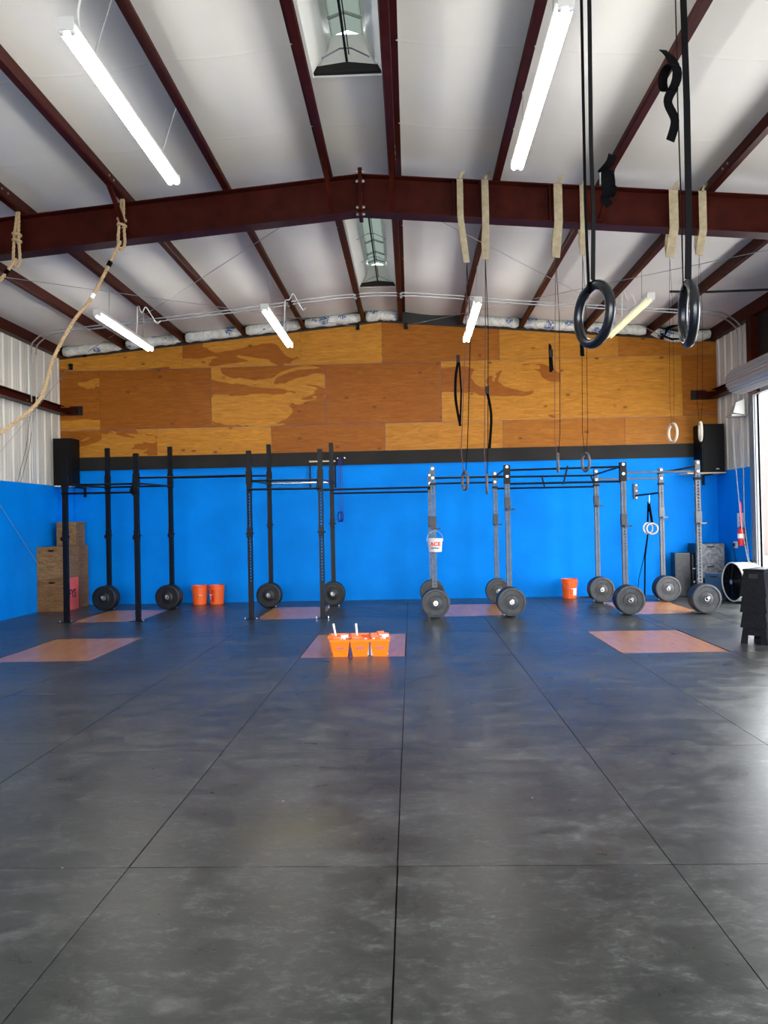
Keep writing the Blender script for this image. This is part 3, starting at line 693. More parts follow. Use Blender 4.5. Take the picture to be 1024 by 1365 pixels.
FY, BYk = 12.76, 14.60
Lx = [-5.64, -4.46, -2.61, -1.45]
rig = thing('pull_up_rig', 'tall black steel pull-up rig with eight plain and punched uprights on the left', 'pull-up rig', (-3.5, 13.7, 0))
OX, OY = -3.5, 13.7
pegs = []
for i, x in enumerate(Lx):
    for back in (0, 1):
        y = BYk if back else FY
        top = 3.01 if back else 2.73
        p = perforated(0, 0, 0.008, top, 0.62, 2.05, hole=0.032) if (i >= 2 and not back) else plain_post(top)
        u = p.build('upright', 'black', rig); u.location = (x-OX, y-OY, 0)
        foot(u, 'black'); jcup(u, 1.42 if not (back and i >= 2) else 1.55)
        mb = MB(); mb.box(-0.046, 0.046, -0.046, 0.046, 2.18 if not back else 2.24, 2.40 if not back else 2.50); mb.build('sleeve_bracket', 'black', u)
        if back: peg(u, 0.36, 'galv')
def bar(parent, ox, oy, a, b, mt='black', r=0.0165, name='pull_up_bar'):
    mb = MB(); A = Vector(a)-Vector((ox, oy, 0)); B = Vector(b)-Vector((ox, oy, 0)); mb.tube([A, B], r, 10); return mb.build(name, mt, parent, smooth=True)
def lb(a, b, **k): return bar(rig, OX, OY, a, b, **k)
for a, b in ((0, 1), (2, 3)):
    lb((Lx[a], FY, 2.24), (Lx[b], FY, 2.235)); lb((Lx[a], FY-0.13, 2.095), (Lx[b], FY-0.13, 2.09))
    lb((Lx[a], BYk, 2.28), (Lx[b], BYk, 2.28), mt='chrome' if a == 2 else 'black', r=0.022 if a == 2 else 0.0165)
    for q in (a, b):
        lb((Lx[q], FY, 2.245), (Lx[q], BYk, 2.275), name='side_bar')
        s = 1 if q == a else -1
        mb = MB(); mb.prism([(0, 0.26), (0, -0.06), (-0.10, -0.02), (-0.15, 0.0), (-0.15, 0.03), (-0.04, 0.12)], (Lx[q]-OX+s*0.040, FY-OY-0.03, 2.10), (Lx[q]-OX+s*0.048, FY-OY-0.03, 2.10), (0, 1, 0), (0, 0, 1)); mb.build('gusset', 'black', rig)
lb((Lx[1], FY, 2.33), (Lx[2], FY, 2.33), name='link_bar'); lb((Lx[1], BYk, 2.43), (Lx[2], BYk, 2.43), name='link_bar')
Rx = [0.36, 1.55, 3.39, 4.56]
lb((Lx[3], FY, 2.07), (Rx[0], FY, 2.075), name='link_bar'); lb((Lx[3], BYk, 2.075), (Rx[0], BYk, 2.07), name='link_bar')

rig2 = thing('squat_rack_rig', 'grey punched-steel squat rack rig with eight uprights on the right', 'squat rack', (2.45, 13.7, 0))
QX, QY = 2.45, 13.7
for i, x in enumerate(Rx):
    for back in (0, 1):
        y = BYk if back else FY
        u = perforated(0, 0, 0.008, 2.41, 0.36, 2.30).build('upright', 'grey', rig2); u.location = (x-QX, y-QY, 0)
        foot(u, 'grey'); bolthead(u, (2.37, 2.22) if not (i == 3 and back == 0) else (2.37, 2.235))
        zj = {(0, 0): 1.40, (1, 0): 1.68, (2, 0): 1.38, (3, 0): 1.40, (0, 1): 1.42, (1, 1): 1.43, (2, 1): 1.73, (3, 1): 1.50}[(i, back)]
        mb = MB(); mb.box(-0.046, 0.046, -0.046, 0.042, zj, zj+0.20); mb.box(-0.03, 0.045, -0.17, -0.046, zj-0.005, zj+0.022); mb.tube([(0.03, -0.06, zj+0.01), (0.11, -0.06, zj+0.01)], 0.012, 8); mb.build('bar_hook', 'plateg' if i < 3 else 'grey', u, bevel=0.003)
        mb = MB(); mb.box(-0.05, 0.05, -0.05, 0.045, 2.10, 2.40 if i in (1, 2) and not back else 2.14); mb.build('bar_bracket', 'black', u)
        peg(u, 0.38 if not back else 0.34)
def rb(a, b, **k): return bar(rig2, QX, QY, a, b, **k)
rb((Rx[0], FY, 2.22), (Rx[1], FY, 2.22)); rb((Rx[0], BYk, 2.215), (Rx[1], BYk, 2.215))
rb((Rx[1], FY, 2.32), (Rx[2], FY, 2.335)); rb((Rx[1], FY, 2.10), (Rx[2], FY, 2.10))
rb((Rx[1], BYk, 2.31), (Rx[2], BYk, 2.30)); rb((Rx[1], BYk, 2.10), (Rx[2], BYk, 2.095))
rb((Rx[2], FY, 2.24), (Rx[3], FY, 2.235), mt='grey'); rb((Rx[2], BYk, 2.23), (Rx[3], BYk, 2.225), mt='grey')
rb((Rx[1], FY, 2.36), (Rx[1], BYk, 2.31), name='side_bar'); rb((Rx[2]-0.06, FY, 2.33), (Rx[2]-0.06, BYk, 2.30), name='side_bar'); rb((Rx[3]-0.05, FY, 2.31), (Rx[3]-0.05, BYk, 2.31), name='side_bar')
rb((Rx[2]-0.10, BYk-0.02, 2.31), (Rx[2], BYk, 2.08), name='side_bar')
rb((2.52, FY-0.02, 2.365), (2.44, FY-0.02, 2.07), name='crossing_bar', r=0.014); rb((2.405, BYk-0.02, 2.325), (2.46, BYk-0.02, 2.08), name='crossing_bar', r=0.014)
# arm from the rear upright back to the wall
mb = MB(); mb.tube([(Rx[3]-QX, BYk-QY, 1.96), (4.385-QX, YB-0.035-QY, 1.94)], 0.018, 10); mb.build('wall_arm', 'black', rig2, smooth=True)
mb = MB(); mb.box(4.34-QX, 4.42-QX, YB-0.04-QY, YB-0.001-QY, 1.875, 2.17); mb.build('wall_plate', 'grey', rig2)
mb = MB()
for z in (1.90, 2.03, 2.14): mb.lathe([(0, -0.07), (0.02, -0.06), (0.02, -0.03), (0, -0.03)], (4.38-QX, YB-0.01-QY, z), (0, 1, 0), 8)
build_each(mb, 'wall_plate_bolt', 'chrome', rig2, smooth=True)

# ------------------------------------------------------------------ bumper plates
def make_plate(th, style, letters=False):
    mb = MB(); R = 0.225; t2 = th/2
    pr = [(0.0265, -t2*0.9), (0.045, -t2*0.9), (0.047, -t2*0.72), (0.085, -t2*0.72), (0.09, -t2*0.62), (0.108, -t2*0.62), (0.113, -t2*0.8), (0.118, -t2*0.62),
          (0.185, -t2*0.62), (0.192, -t2*0.98), (R-0.012, -t2), (R-0.004, -t2+0.004), (R, -t2+0.014), (R, t2-0.014), (R-0.004, t2-0.004), (R-0.012, t2), (0.192, t2*0.98), (0.185, t2*0.62), (0.09, t2*0.62), (0.085, t2*0.72), (0.045, t2*0.9), (0.0265, t2*0.9)]
    mb.lathe(pr, (0, 0, 0), (0, 1, 0), 48, close=True)
    t = thing('bumper_plate', None, 'weight plate'); mb.build('rubber_disc', style, t, smooth=True)
    mb = MB(); mb.lathe([(0.0255, -t2*0.95), (0.036, -t2*0.95), (0.037, -t2*0.9), (0.037, t2*0.9), (0.0255, t2*0.95)], (0, 0, 0), (0, 1, 0), 24, close=True); mb.build('steel_hub', 'chrome' if style == 'plateg' else 'galv', t, smooth=True)
    return t
protos = {}
def plate_stack(x, yup, z, ths, style, desc, letters=False):
    y = yup-0.05
    for k, th in enumerate(ths):
        y -= th/2; sty = style if k == len(ths)-1 else 'plateb'
        key = (round(th, 3), sty, letters)
        if key not in protos: t = protos[key] = make_plate(*key)
        else: t = copy_tree(protos[key])
        t.location = (x, y, z); y -= th/2+0.016
        n = len(ths)
        pos = 'outermost' if k == n-1 else ('innermost' if k == 0 else ('second from the front' if k == n-2 else 'third from the front'))
        t['label'] = '%s bumper plate, %s, %s' % ('paler grey' if sty == 'plateg' else 'black', desc, pos)
        t['group'] = 'bumper plates on the %s rig' % ('grey' if style == 'plateg' else 'black')
pz = 0.2385
plate_stack(Lx[0], BYk, pz, (0.075, 0.07, 0.06), 'plateb', 'leftmost rear black upright')
plate_stack(Lx[1], BYk, pz, (0.07, 0.045, 0.045, 0.06), 'plateb', 'second rear black upright from left')
plate_stack(Lx[2], BYk, pz, (0.08, 0.08, 0.06), 'plateb', 'third rear black upright from left')
plate_stack(Lx[3], BYk, pz, (0.08, 0.06), 'plateb', 'rightmost rear black upright')
plate_stack(Rx[0], BYk, pz, (0.07, 0.06), 'plateg', 'rear grey upright behind the bucket')
plate_stack(Rx[0], FY, pz, (0.08, 0.08, 0.07), 'plateg', 'front grey upright carrying the bucket')
plate_stack(Rx[1], BYk, pz, (0.08, 0.07), 'plateg', 'second rear grey upright from left')
plate_stack(Rx[1], FY, pz, (0.08, 0.08, 0.07), 'plateg', 'second front grey upright from left')
plate_stack(Rx[2], BYk, pz, (0.08, 0.08, 0.07), 'plateg', 'third rear grey upright from left')
plate_stack(Rx[2], FY, pz, (0.08, 0.08, 0.07), 'plateg', 'third front grey upright from left')
plate_stack(Rx[3], BYk, pz, (0.08, 0.08, 0.07), 'plateg', 'rightmost rear grey upright')
plate_stack(Rx[3], FY, pz, (0.08, 0.08, 0.07), 'plateg', 'rightmost front grey upright', letters=False)

# ------------------------------------------------------------------ hanging slings and rings
KS = BY/8.95
def sx_(x): return x*KS
def sz_(z): return CAMZ+(z-CAMZ)*KS
def sling(x, xe, ze, w, label):
    t = thing('webbing_sling', label, 'sling', (x, BY, ze), 0, 'tan webbing slings over the main beam')
    zt = roofz(x)+0.006-ze; zb = roofz(x)-0.44-ze; dx = xe-x
    mb = MB(); e = 0.112
    mb.tube([(dx, -0.004, 0), (dx*0.5, -e*0.5, zb*0.5), (0, -e, zb), (0, -e, zt-0.02), (0, -e+0.01, zt), (0, 0, zt+0.004)], 0, flat=(w, 0.004, (1, 0, 0)))
    mb.build('webbing', 'webtan', t)
    mb = MB(); mb.tube([(dx, 0.004, 0), (dx*0.5, e*0.5, zb*0.5), (0.02, e, zb), (0.02, e, zt-0.02), (0.02, e-0.01, zt), (0, 0, zt+0.004)], 0, flat=(w, 0.004, (1, 0.25, 0))); mb.build('webbing', 'webtan', t)
    mb = MB(); mb.tube([(0.0, -e-0.005, zt-0.01), (0.02, -e-0.01, zt+0.04), (0.06, -e, zt+0.07)], 0, flat=(w*0.7, 0.004, (0.6, 0.8, 0))); mb.build('loose_end', 'webtan', t)
    return t
def far_ring(x, xr, zr, ze, yaw, mt, label, strap='webblk', tail=None, sep=0.035):
    x, xr, zr, ze = sx_(x), sx_(xr), sz_(zr), ze
    t = thing('gymnastic_ring', label, 'gymnastic ring', (xr, BY, zr), 0, 'gymnastic rings hung from the main beam')
    R, r = 0.1015, 0.0155; nrm = (math.sin(yaw), math.cos(yaw), 0)
    mb = MB(); mb.torus((0, 0, 0), R, r, nrm, 36, 10); mb.build('ring', mt, t, smooth=True)
    for s in (-1, 1):
        mb = MB(); mb.tube([(s*sep*0.35, 0, R-r-0.002 if s < 0 else R+r+0.001), (s*sep, 0, 0.35), (x-xr+s*sep*0.8, 0, (ze-zr)*0.7), (x-xr, 0, ze-zr)], 0, flat=(0.026, 0.003, (0.35, 1, 0))); mb.build('strap', strap if s < 0 else 'webblk', t)
    mb = MB(); mb.tube([(-sep*0.35, 0, R-r-0.002), (0, 0.03, R-r-0.004), (sep*0.35, 0, R+r+0.001)], 0, flat=(0.028, 0.003, (0.2, 1, 0))); mb.build('strap_loop', 'webblk', t)
    if tail:
        zt, zb, dx, loop = sz_(tail[0]), sz_(tail[1]), tail[2], tail[3]
        mb = MB(); mb.box(dx-0.02, dx+0.02, -0.02, 0.02, zt-zr-0.03, zt-zr+0.05); mb.build('buckle', 'black', t, bevel=0.006)
        q = [(dx, 0, zt-zr-0.03), (dx-0.03*loop, 0, zt-zr-0.2), (dx-0.035*loop, 0, zb-zr+0.3), (dx+0.01, 0, zb-zr)]
        mb = MB(); mb.tube(sm(q), 0, flat=(0.03, 0.008, (1, 0.3, 0))); mb.build('strap_tail', 'webblk', t)
        if loop == 1:
            mb = MB(); mb.tube([(dx+0.015, 0.01, zt-zr-0.03), (dx+0.03, 0.01, zb-zr+0.4), (dx+0.01, 0.01, zb-zr)], 0, flat=(0.02, 0.006, (1, 0.3, 0))); mb.build('strap_tail', 'webblk', t)
    return t
sl = [(0.623, 0.69, 4.446, 0.070, 'leftmost tan webbing sling over the main beam'), (0.902, 0.90, 4.473, 0.078, 'second tan webbing sling from the left, beside the leftmost one'),
      (1.709, 1.69, 4.473, 0.095, 'third tan webbing sling from the left'), (1.978, 1.99, 4.489, 0.06, 'fourth tan webbing sling, behind the straps of the left big black ring'),
      (2.978, 2.957, 4.433, 0.10, 'fifth tan webbing sling from the left, between the two big black rings'), (3.294, 3.281, 4.448, 0.085, 'rightmost tan webbing sling, behind the straps of the right big black ring')]
for a, b, c, w_, lbl in sl: sling(sx_(a), sx_(b), sz_(c), w_, lbl)
far_ring(0.69, 0.617, 1.98, sz_(4.446), 1.335, 'ringgr', 'leftmost hanging dark ring, beside the white-bucket upright', 'webred', (3.35, 2.60, -0.05, 1))
far_ring(0.90, 0.861, 1.94, sz_(4.473), 1.66, 'ringgr', 'second hanging dark ring from the left, seen edge-on', 'webred', (2.99, 2.34, 0.03, -1), 0.02)
far_ring(1.69, 1.662, 2.16, sz_(4.473), 1.75, 'ringgr', 'third hanging dark ring from the left, edge-on, against the black band', 'webred', (3.38, 3.2, -0.05, 0.3), 0.03)
far_ring(1.99, 1.971, 2.16, sz_(4.489), 1.37, 'ringgr', 'fourth hanging dark ring from the left, below the left big black ring', 'webblk', (3.55, 3.35, -0.01, 0.3), 0.03)
far_ring(2.957, 2.943, 2.465, sz_(4.433), 1.43, 'ringwd', 'hanging pale wooden ring against the plywood, nearer the middle', 'webblk', None, 0.025)
far_ring(3.281, 3.249, 2.474, sz_(4.448), 1.81, 'ringwd', 'rightmost hanging pale wooden ring, edge-on beside the right speaker', 'webblk', None, 0.03)

def near_ring(loc, yaw, strands, label, buckle, tilt=0):
    t = thing('gymnastic_ring', label, 'gymnastic ring', loc, 0, 'big black rings in the foreground')
    R, r = 0.1015, 0.0175
    mb = MB(); mb.torus((0, 0, 0), R, r, (math.sin(yaw), math.cos(yaw), tilt), 64, 20); mb.build('ring', 'ringblk', t, smooth=True)
    tops = []
    for (q, wd, wdir) in strands:
        mb = MB(); mb.tube(q, 0, flat=(wd, 0.0022, wdir)); mb.build('strap', 'webblk', t)
    bx, bz, s = buckle
    b = MB(); b.box(bx-0.004, bx+0.010, -0.022, -0.008, bz-0.022, bz+0.022); bk = b.build('buckle', 'galv', t, bevel=0.004)
    mb = MB(); mb.tube(sm([(bx, -0.012, bz+0.02), (bx+s*0.03, -0.03, bz+0.05), (bx+s*0.045, -0.01, bz+0.085)]), 0, flat=(0.030, 0.0025, (1, 0.3, 0))); mb.build('strap_tail', 'webblk', t)
    mb = MB(); n = 14
    mb.tube([(bx+s*(0.026+0.016*math.cos(a)), -0.02+0.03*math.cos(a), bz-0.02+0.045*math.sin(a)) for a in [2*PI*k/n for k in range(n)]], 0, flat=(0.036, 0.0025, (1, 0.25, 0.1)), closed=True); mb.build('strap_coil', 'webblk', t)
    L_ = 0.4 if s > 0 else 1.0
    mb = MB(); mb.tube(sm([(bx+s*0.01, -0.02, bz-0.05*L_), (bx+s*0.04, -0.035, bz-0.11*L_), (bx+s*0.012, -0.02, bz-0.17*L_), (bx+s*0.03, -0.02, bz-0.24*L_)]), 0, flat=(0.032, 0.0025, (1, 0.2, 0.1))); mb.build('strap_tail', 'webblk', t)
    return t
NY = 2.8; zt = 5.66
l1 = (0.657, NY, 2.257)
near_ring(l1, 1.23, [([(-0.016, 0, 0.084), (-0.021, 0, 0.4), (-0.018, 0.0, 1.1), (-0.014, 0.02, zt-2.257)], 0.030, (0.55, 1, 0)),
                     ([(0.002, 0.01, 0.122), (0.009, 0.01, 0.35), (0.006, 0.01, 0.6), (0.012, 0.01, 1.1), (0.018, 0.02, zt-2.257)], 0.034, (0.7, 1, 0)),
                     ([(-0.016, 0, 0.083), (-0.008, 0.004, 0.0825), (0.002, 0.01, 0.122)], 0.03, (0.2, 1, 0))], 'big black ring in the foreground, the left one seen at an angle', (0.030, 0.47, 1))
l2 = (0.985, NY, 2.250)
near_ring(l2, 1.71, [([(-0.016, 0, 0.084), (-0.016, 0, 0.4), (-0.019, 0.0, 0.75), (-0.018, 0, 1.1), (-0.016, 0.02, zt-2.25)], 0.030, (0.25, 1, 0)),
                     ([(0.005, 0.01, 0.122), (0.013, 0.01, 0.35), (0.016, 0.01, 0.75), (0.013, 0.01, 1.1), (0.004, 0.02, zt-2.25)], 0.036, (1.4, 1, 0)),
                     ([(-0.016, 0, 0.083), (-0.006, 0.004, 0.0825), (0.005, 0.01, 0.122)], 0.03, (0.2, 1, 0))], 'big black ring in the foreground, the right one seen almost edge-on', (-0.025, 0.84, -1))

# ------------------------------------------------------------------ climbing ropes
def rope_mesh(pts, r, parent, name='rope', turns=9.0):
    """three strands laid round the path"""
    P_ = [Vector(p) for p in pts]; dense = []
    for i in range(len(P_)-1):
        p0 = P_[max(i-1, 0)]; p1 = P_[i]; p2 = P_[i+1]; p3 = P_[min(i+2, len(P_)-1)]
        n = max(2, int((p2-p1).length/0.02))
        for k in range(n):
            t = k/n
            dense.append(0.5*((2*p1)+(p2-p0)*t+(2*p0-5*p1+4*p2-p3)*t*t+(3*p1-p0-3*p2+p3)*t**3))
    dense.append(P_[-1]); mb = MB(); L = 0; ph = [0.0]
    for i in range(1, len(dense)): L += (dense[i]-dense[i-1]).length; ph.append(L)
    up = Vector((0, 1, 0))
    for s in range(3):
        q = []
        for i, p in enumerate(dense):
            d = (dense[min(i+1, len(dense)-1)]-dense[max(i-1, 0)]).normalized(); a1 = (up-d*up.dot(d)).normalized(); a2 = d.cross(a1)
            a = ph[i]*2*PI*turns+s*2*PI/3
            q.append(p+(a1*math.cos(a)+a2*math.sin(a))*r*0.48)
        mb.tube(q, r*0.62, 6)
    return mb.build(name, 'rope', parent, smooth=True)
def climbing_rope(x, pts, label, loopz, tapes):
    t = thing('climbing_rope', label, 'climbing rope', (x, 8.84, roofz(x)), 0, 'climbing ropes tied under the roof')
    o = Vector(t.location); L = [Vector(p)-o for p in pts]
    rope_mesh([q for q in L], 0.019, t, 'rope', 7)
    z0 = loopz-o.z; a = L[0]
    rope_mesh([Vector((0.02, 0.02, 0.0)), Vector((0.03, 0, -0.1)), Vector((0.03, -0.01, z0*0.5)), Vector((0.04, -0.01, z0+0.02)), Vector((0.0, -0.03, z0-0.05)), Vector((-0.035, -0.01, z0+0.03)), Vector((-0.02, -0.01, z0*0.5)), Vector((-0.0, 0.0, -0.12)), Vector((0.0, 0.02, 0.0))], 0.017, t, 'tied_loop', 7)
    for k in range(2):
        mb = MB(); mb.torus((0.005, 0, z0*(0.45+0.12*k)), 0.042, 0.016, (0.15, 0.1, 1), 16, 8); mb.build('rope_wrap', 'rope', t, smooth=True)
    for i, (u, mt) in enumerate(tapes):
        k = int(u); f = u-k; c = L[k].lerp(L[k+1], f); d = (L[k+1]-L[k]).normalized()
        mb = MB(); mb.tube([c-d*0.03, c+d*0.03], 0.027, 12); mb.build('tape_band', mt, t, smooth=True)
    return t
climbing_rope(-3.21, [(-3.21, 8.80, 4.76), (-3.33, 8.74, 4.46), (-3.50, 8.65, 4.07), (-3.60, 8.4, 3.75), (-3.68, 8.1, 3.30), (-3.66, 7.75, 2.83), (-3.85, 7.5, 2.53), (-4.1, 7.25, 2.30), (-5.0, 6.6, 1.75), (-6.88, 5.6, 1.35)],
              'thick manila climbing rope drawn aside to the left, the right-hand one', 4.72, [(0.9, 'webblk'), (1.9, 'white')])
climbing_rope(-4.42, [(-4.41, 8.80, 4.60), (-4.50, 8.7, 4.38), (-4.62, 8.55, 4.10), (-4.95, 8.2, 3.4), (-5.6, 7.5, 2.4), (-6.88, 6.3, 1.5)],
              'thick manila climbing rope at the left edge, tied under the beam', 4.56, [(0.8, 'webblk')])
for yy, z in ((5.6, 1.35), (6.3, 1.5)):
    mb = MB(); mb.torus((XL+0.09, yy, z), 0.035, 0.008, (0, 1, 0), 16, 8); o = mb.build('wall_eye', 'galv', smooth=True); tag(o, 'steel wall eye holding the end of the %s climbing rope' % ('right-hand' if z < 1.4 else 'left-edge'), 'hook')

# ------------------------------------------------------------------ wooden boxes, left
def ply_box(x0, x1, y0, y1, z0, z1, label, tone, seed, red=False, slots=('front',)):
    t = thing('plyometric_box', label, 'box', ((x0+x1)/2, (y0+y1)/2, z0), 0, 'wooden jump boxes stacked in the left corner')
    hx, hy, h = (x1-x0)/2-0.002, (y1-y0)/2-0.002, z1-z0-0.003; th = 0.018
    def pan(name, b, mt='boxply', sd=0):
        mb = MB(); mb.box(*b); o = mb.build(name, mt, t)
        if mt == 'boxply': tones(o, [(tone, 0.25, seed+sd)]*6)
        return o
    # front panel with a real hand slot
    mb = MB(); zs0, zs1, sw = h-0.085, h-0.055, 0.055
    for b in ((-hx, -sw, 0, h), (sw, hx, 0, h), (-sw, sw, 0, zs0), (-sw, sw, zs1, h)): mb.box(b[0], b[1], -hy, -hy+th, b[2], b[3])
    o = mb.build('front_panel', 'boxply', t); tones(o, [(tone, 0.25, seed)]*24)
    pan('back_panel', (-hx, hx, hy-th, hy, 0, h)); pan('side_panel', (-hx, -hx+th, -hy+th, hy-th, 0, h), sd=0.2)
    o = pan('side_panel', (hx-th, hx, -hy+th, hy-th, 0, h), 'redply' if red else 'boxply', sd=0.4)
    if red: o['label'] = 'red painted side panel'
    pan('top_panel', (-hx+th, hx-th, -hy+th, hy-th, h-th, h), sd=0.6); pan('bottom_panel', (-hx+th, hx-th, -hy+th, hy-th, 0, th), sd=0.7)
    if red: text('FYS', 0.22, (hx+0.001, 0.0, h*0.5), (PI/2, 0, PI/2), 'ink', t, 'lettering', 0.0008, 0.004, 0.9)
    return t
bx0, bx1 = -6.925, -6.385
ply_box(bx0, bx1, 14.42, 15.0, 0, 0.60, 'dark-grained wooden jump box with a red side, bottom front of the left corner stack', 0.35, 0.1, red=True)
ply_box(bx0, bx1, 14.42, 15.0, 0.60, 1.195, 'lighter wooden jump box on top of the red-sided one', 0.8, 0.35)
ply_box(bx0, bx1, 15.01, 15.46, 0, 0.60, 'wooden jump box at the bottom rear of the left corner stack', 0.45, 0.55)
ply_box(bx0, bx1, 15.01, 15.46, 0.60, 1.195, 'wooden jump box upper rear of the left corner stack, below the small one', 0.75, 0.7)
ply_box(-6.80, -6.42, 14.98, 15.40, 1.195, 1.655, 'small wooden jump box on the very top of the left corner stack', 0.9, 0.9)

# ------------------------------------------------------------------ buckets
def bucket(loc, label, mt='orange', h=0.37, r=0.15, rz=0.0, group='orange plastic buckets by the back wall', handle='down'):
    t = thing('plastic_bucket', label, 'bucket', loc, rz, group); k = r/0.15
    rb_ = r*0.87
    mb = MB(); mb.lathe([(0, 0.0), (rb_-0.006, 0.0), (rb_, 0.006), (r*0.98, h*0.80), (r+0.006, h*0.80), (r+0.006, h*0.83), (r*0.985, h*0.84), (r*0.99, h*0.90), (r+0.008, h*0.90), (r+0.008, h*0.925), (r, h*0.93), (r+0.002, h-0.01), (r+0.008, h-0.008), (r+0.008, h), (r-0.004, h), (r-0.006, h-0.01), (rb_-0.006, 0.008), (0, 0.008)], n=40); mb.build('body', mt, t, smooth=True)
    mb = MB(); n = 16
    if handle == 'down': q = [(-(r+0.012)*math.cos(PI*i/n), -0.03-(r-0.02)*math.sin(PI*i/n), h*0.86-0.13*k*math.sin(PI*i/n)) for i in range(n+1)]
    else: q = [(-(r+0.010)*math.cos(PI*i/n), 0, h*0.86+(r+0.03)*math.sin(PI*i/n)) for i in range(n+1)]
    mb.tube(q, 0.0022, 6); mb.build('handle', 'galv', t, smooth=True)
    for s in (-1, 1):
        mb = MB(); mb.lathe([(0, 0), (0.014, 0), (0.012, 0.012), (0, 0.012)], (s*(r), 0, h*0.86), (s, 0, 0), 10); mb.build('handle_lug', mt, t, smooth=True)
    if handle == 'down':
        mb = MB(); mb.tube([(-0.03, -0.03-(r-0.02)*0.98, h*0.86-0.13*k), (0.03, -0.03-(r-0.02)*0.98, h*0.86-0.13*k)], 0.008, 8); mb.build('handle_grip', 'white', t, smooth=True)
    return t
def label_patch(t, r, h, z0, z1, a0, a1, mt, name='label_patch'):
    mb = MB(); n = 6; A = []; B = []
    for i in range(n+1):
        a = a0+(a1-a0)*i/n
        for z, L in ((z0, A), (z1, B)):
            rr = r*(0.87+(0.11)*z/(h*0.8))+0.0012; L.append(mb.bm.verts.new((rr*math.sin(a), -rr*math.cos(a), z)))
    for i in range(n): mb.bm.faces.new((A[i], A[i+1], B[i+1], B[i]))
    return mb.build(name, mt, t)
b1 = bucket((-4.13, 15.28, 0), 'orange bucket by the blue wall, left of the touching pair', rz=0.3)
b2 = bucket((-3.80, 15.30, 0), 'orange bucket by the blue wall with dark printing, right of the touching pair', rz=-0.6)
label_patch(b2, 0.15, 0.37, 0.06, 0.28, 0.10, 0.42, 'redink', 'printed_mark'); label_patch(b2, 0.15, 0.37, 0.10, 0.20, -0.35, -0.1, 'white', 'printed_mark')
b3 = bucket((3.0, 15.28, 0), 'single orange bucket with a white label by the blue wall on the right', rz=0.2)
label_patch(b3, 0.15, 0.37, 0.06, 0.20, 0.12, 0.75, 'white')

wbk = bucket((0.375, 12.595, 1.04), 'small white bucket with red lettering hung on the grey upright', 'white', 0.215, 0.118, 0, 'white bucket', 'up')
wbk['group'] = 'hung bucket'
text('ACE', 0.085, (0, -0.119, 0.125), (PI/2, 0, 0), 'redink', wbk, 'lettering', 0.003, 0.003, 1.05)
text('Hardware', 0.036, (0, -0.113, 0.065), (PI/2, 0, 0), 'ink', wbk, 'lettering', 0.003, 0.001, 1.0)

# ------------------------------------------------------------------ orange caddies with bottles
def caddy(x, y, rz, label):
    t = thing('orange_caddy', label, 'caddy', (x, y, 0), rz, 'orange caddies of cleaning supplies')
    b, tp, h, db, dt = 0.082, 0.112, 0.20, 0.085, 0.115; th = 0.004
    def loop(hx, hy, z): return [(-hx, -hy, z), (hx, -hy, z), (hx, hy, z), (-hx, hy, z)]
    mb = MB()
    outer = [loop(b, db, 0.0), loop(tp-0.004, dt-0.004, h-0.03), loop(tp+0.004, dt+0.004, h-0.03), loop(tp+0.006, dt+0.006, h), loop(tp-th, dt-th, h), loop(b-th, db-th, 0.006)]
    R_ = [[mb.bm.verts.new(p) for p in l] for l in outer]
    for i in range(len(R_)-1):
        for j in range(4): mb.bm.faces.new((R_[i][j], R_[i][(j+1) % 4], R_[i+1][(j+1) % 4], R_[i+1][j]))
    mb.bm.faces.new(R_[0][::-1]); mb.bm.faces.new(R_[-1]); mb.build('body', 'tray', t)
    mb = MB(); mb.box(-0.045, 0.045, -dt*0.93-0.003, -dt*0.93+0.001, h*0.47, h*0.54); mb.build('printed_strip', 'purple', t)
    return t
def spray(x, y, z0, mt, label, rz=0, tall=0):
    t = thing('spray_bottle', label, 'spray bottle', (x, y, z0), rz, 'spray bottles in the orange caddies')
    mb = MB(); mb.lathe([(0, 0), (0.036, 0), (0.038, 0.01), (0.038, 0.115), (0.03, 0.14), (0.014, 0.165), (0.014, 0.18), (0, 0.18)], n=20); mb.build('bottle', 'white', t, smooth=True)
    mb = MB(); mb.lathe([(0, 0.178), (0.018, 0.178), (0.017, 0.2), (0, 0.2)], n=16); mb.build('collar', 'white', t, smooth=True)
    mb = MB(); mb.hexa([(-0.02, -0.018, 0.2), (0.045, -0.018, 0.205), (0.045, 0.018, 0.205), (-0.02, 0.018, 0.2)], [(-0.045, -0.012, 0.232), (0.05, -0.014, 0.236), (0.05, 0.014, 0.236), (-0.045, 0.012, 0.232)]); mb.build('trigger_head', mt, t, bevel=0.004)
    mb = MB(); mb.tube([(-0.025, 0, 0.205), (-0.04, 0, 0.185), (-0.038, 0, 0.165)], 0.006, 6); mb.build('trigger', mt, t)
    return t
def brush(x, y, z0, rz, lean, label):
    t = thing('scrub_brush', label, 'brush', (x, y, z0), rz, 'long-handled brushes in the caddies')
    mb = MB(); mb.tube([(0, 0, 0.05), (lean*0.4, 0, 0.16), (lean, 0, 0.33)], [0.010, 0.012, 0.015], 10); mb.build('handle', 'white', t, smooth=True)
    mb = MB(); mb.box(-0.025, 0.025, -0.03, 0.03, 0.0, 0.05); mb.build('bristle_head', 'white', t, bevel=0.006)
CX = [-0.84, -0.615, -0.385]
posn = ['left', 'middle', 'right']
for k in range(3):
    caddy(CX[k], 9.17, 0.0, 'orange plastic caddy on the floor inlay, %s of the front row' % posn[k])
    caddy(CX[k]-0.05 if k == 0 else CX[k]-0.02, 9.46, 0.05*(k-1), 'orange plastic caddy on the floor inlay, %s of the rear row' % posn[k])
spray(-0.80, 9.15, 0.006, 'white', 'white-headed spray bottle in the left front caddy', 0.2)
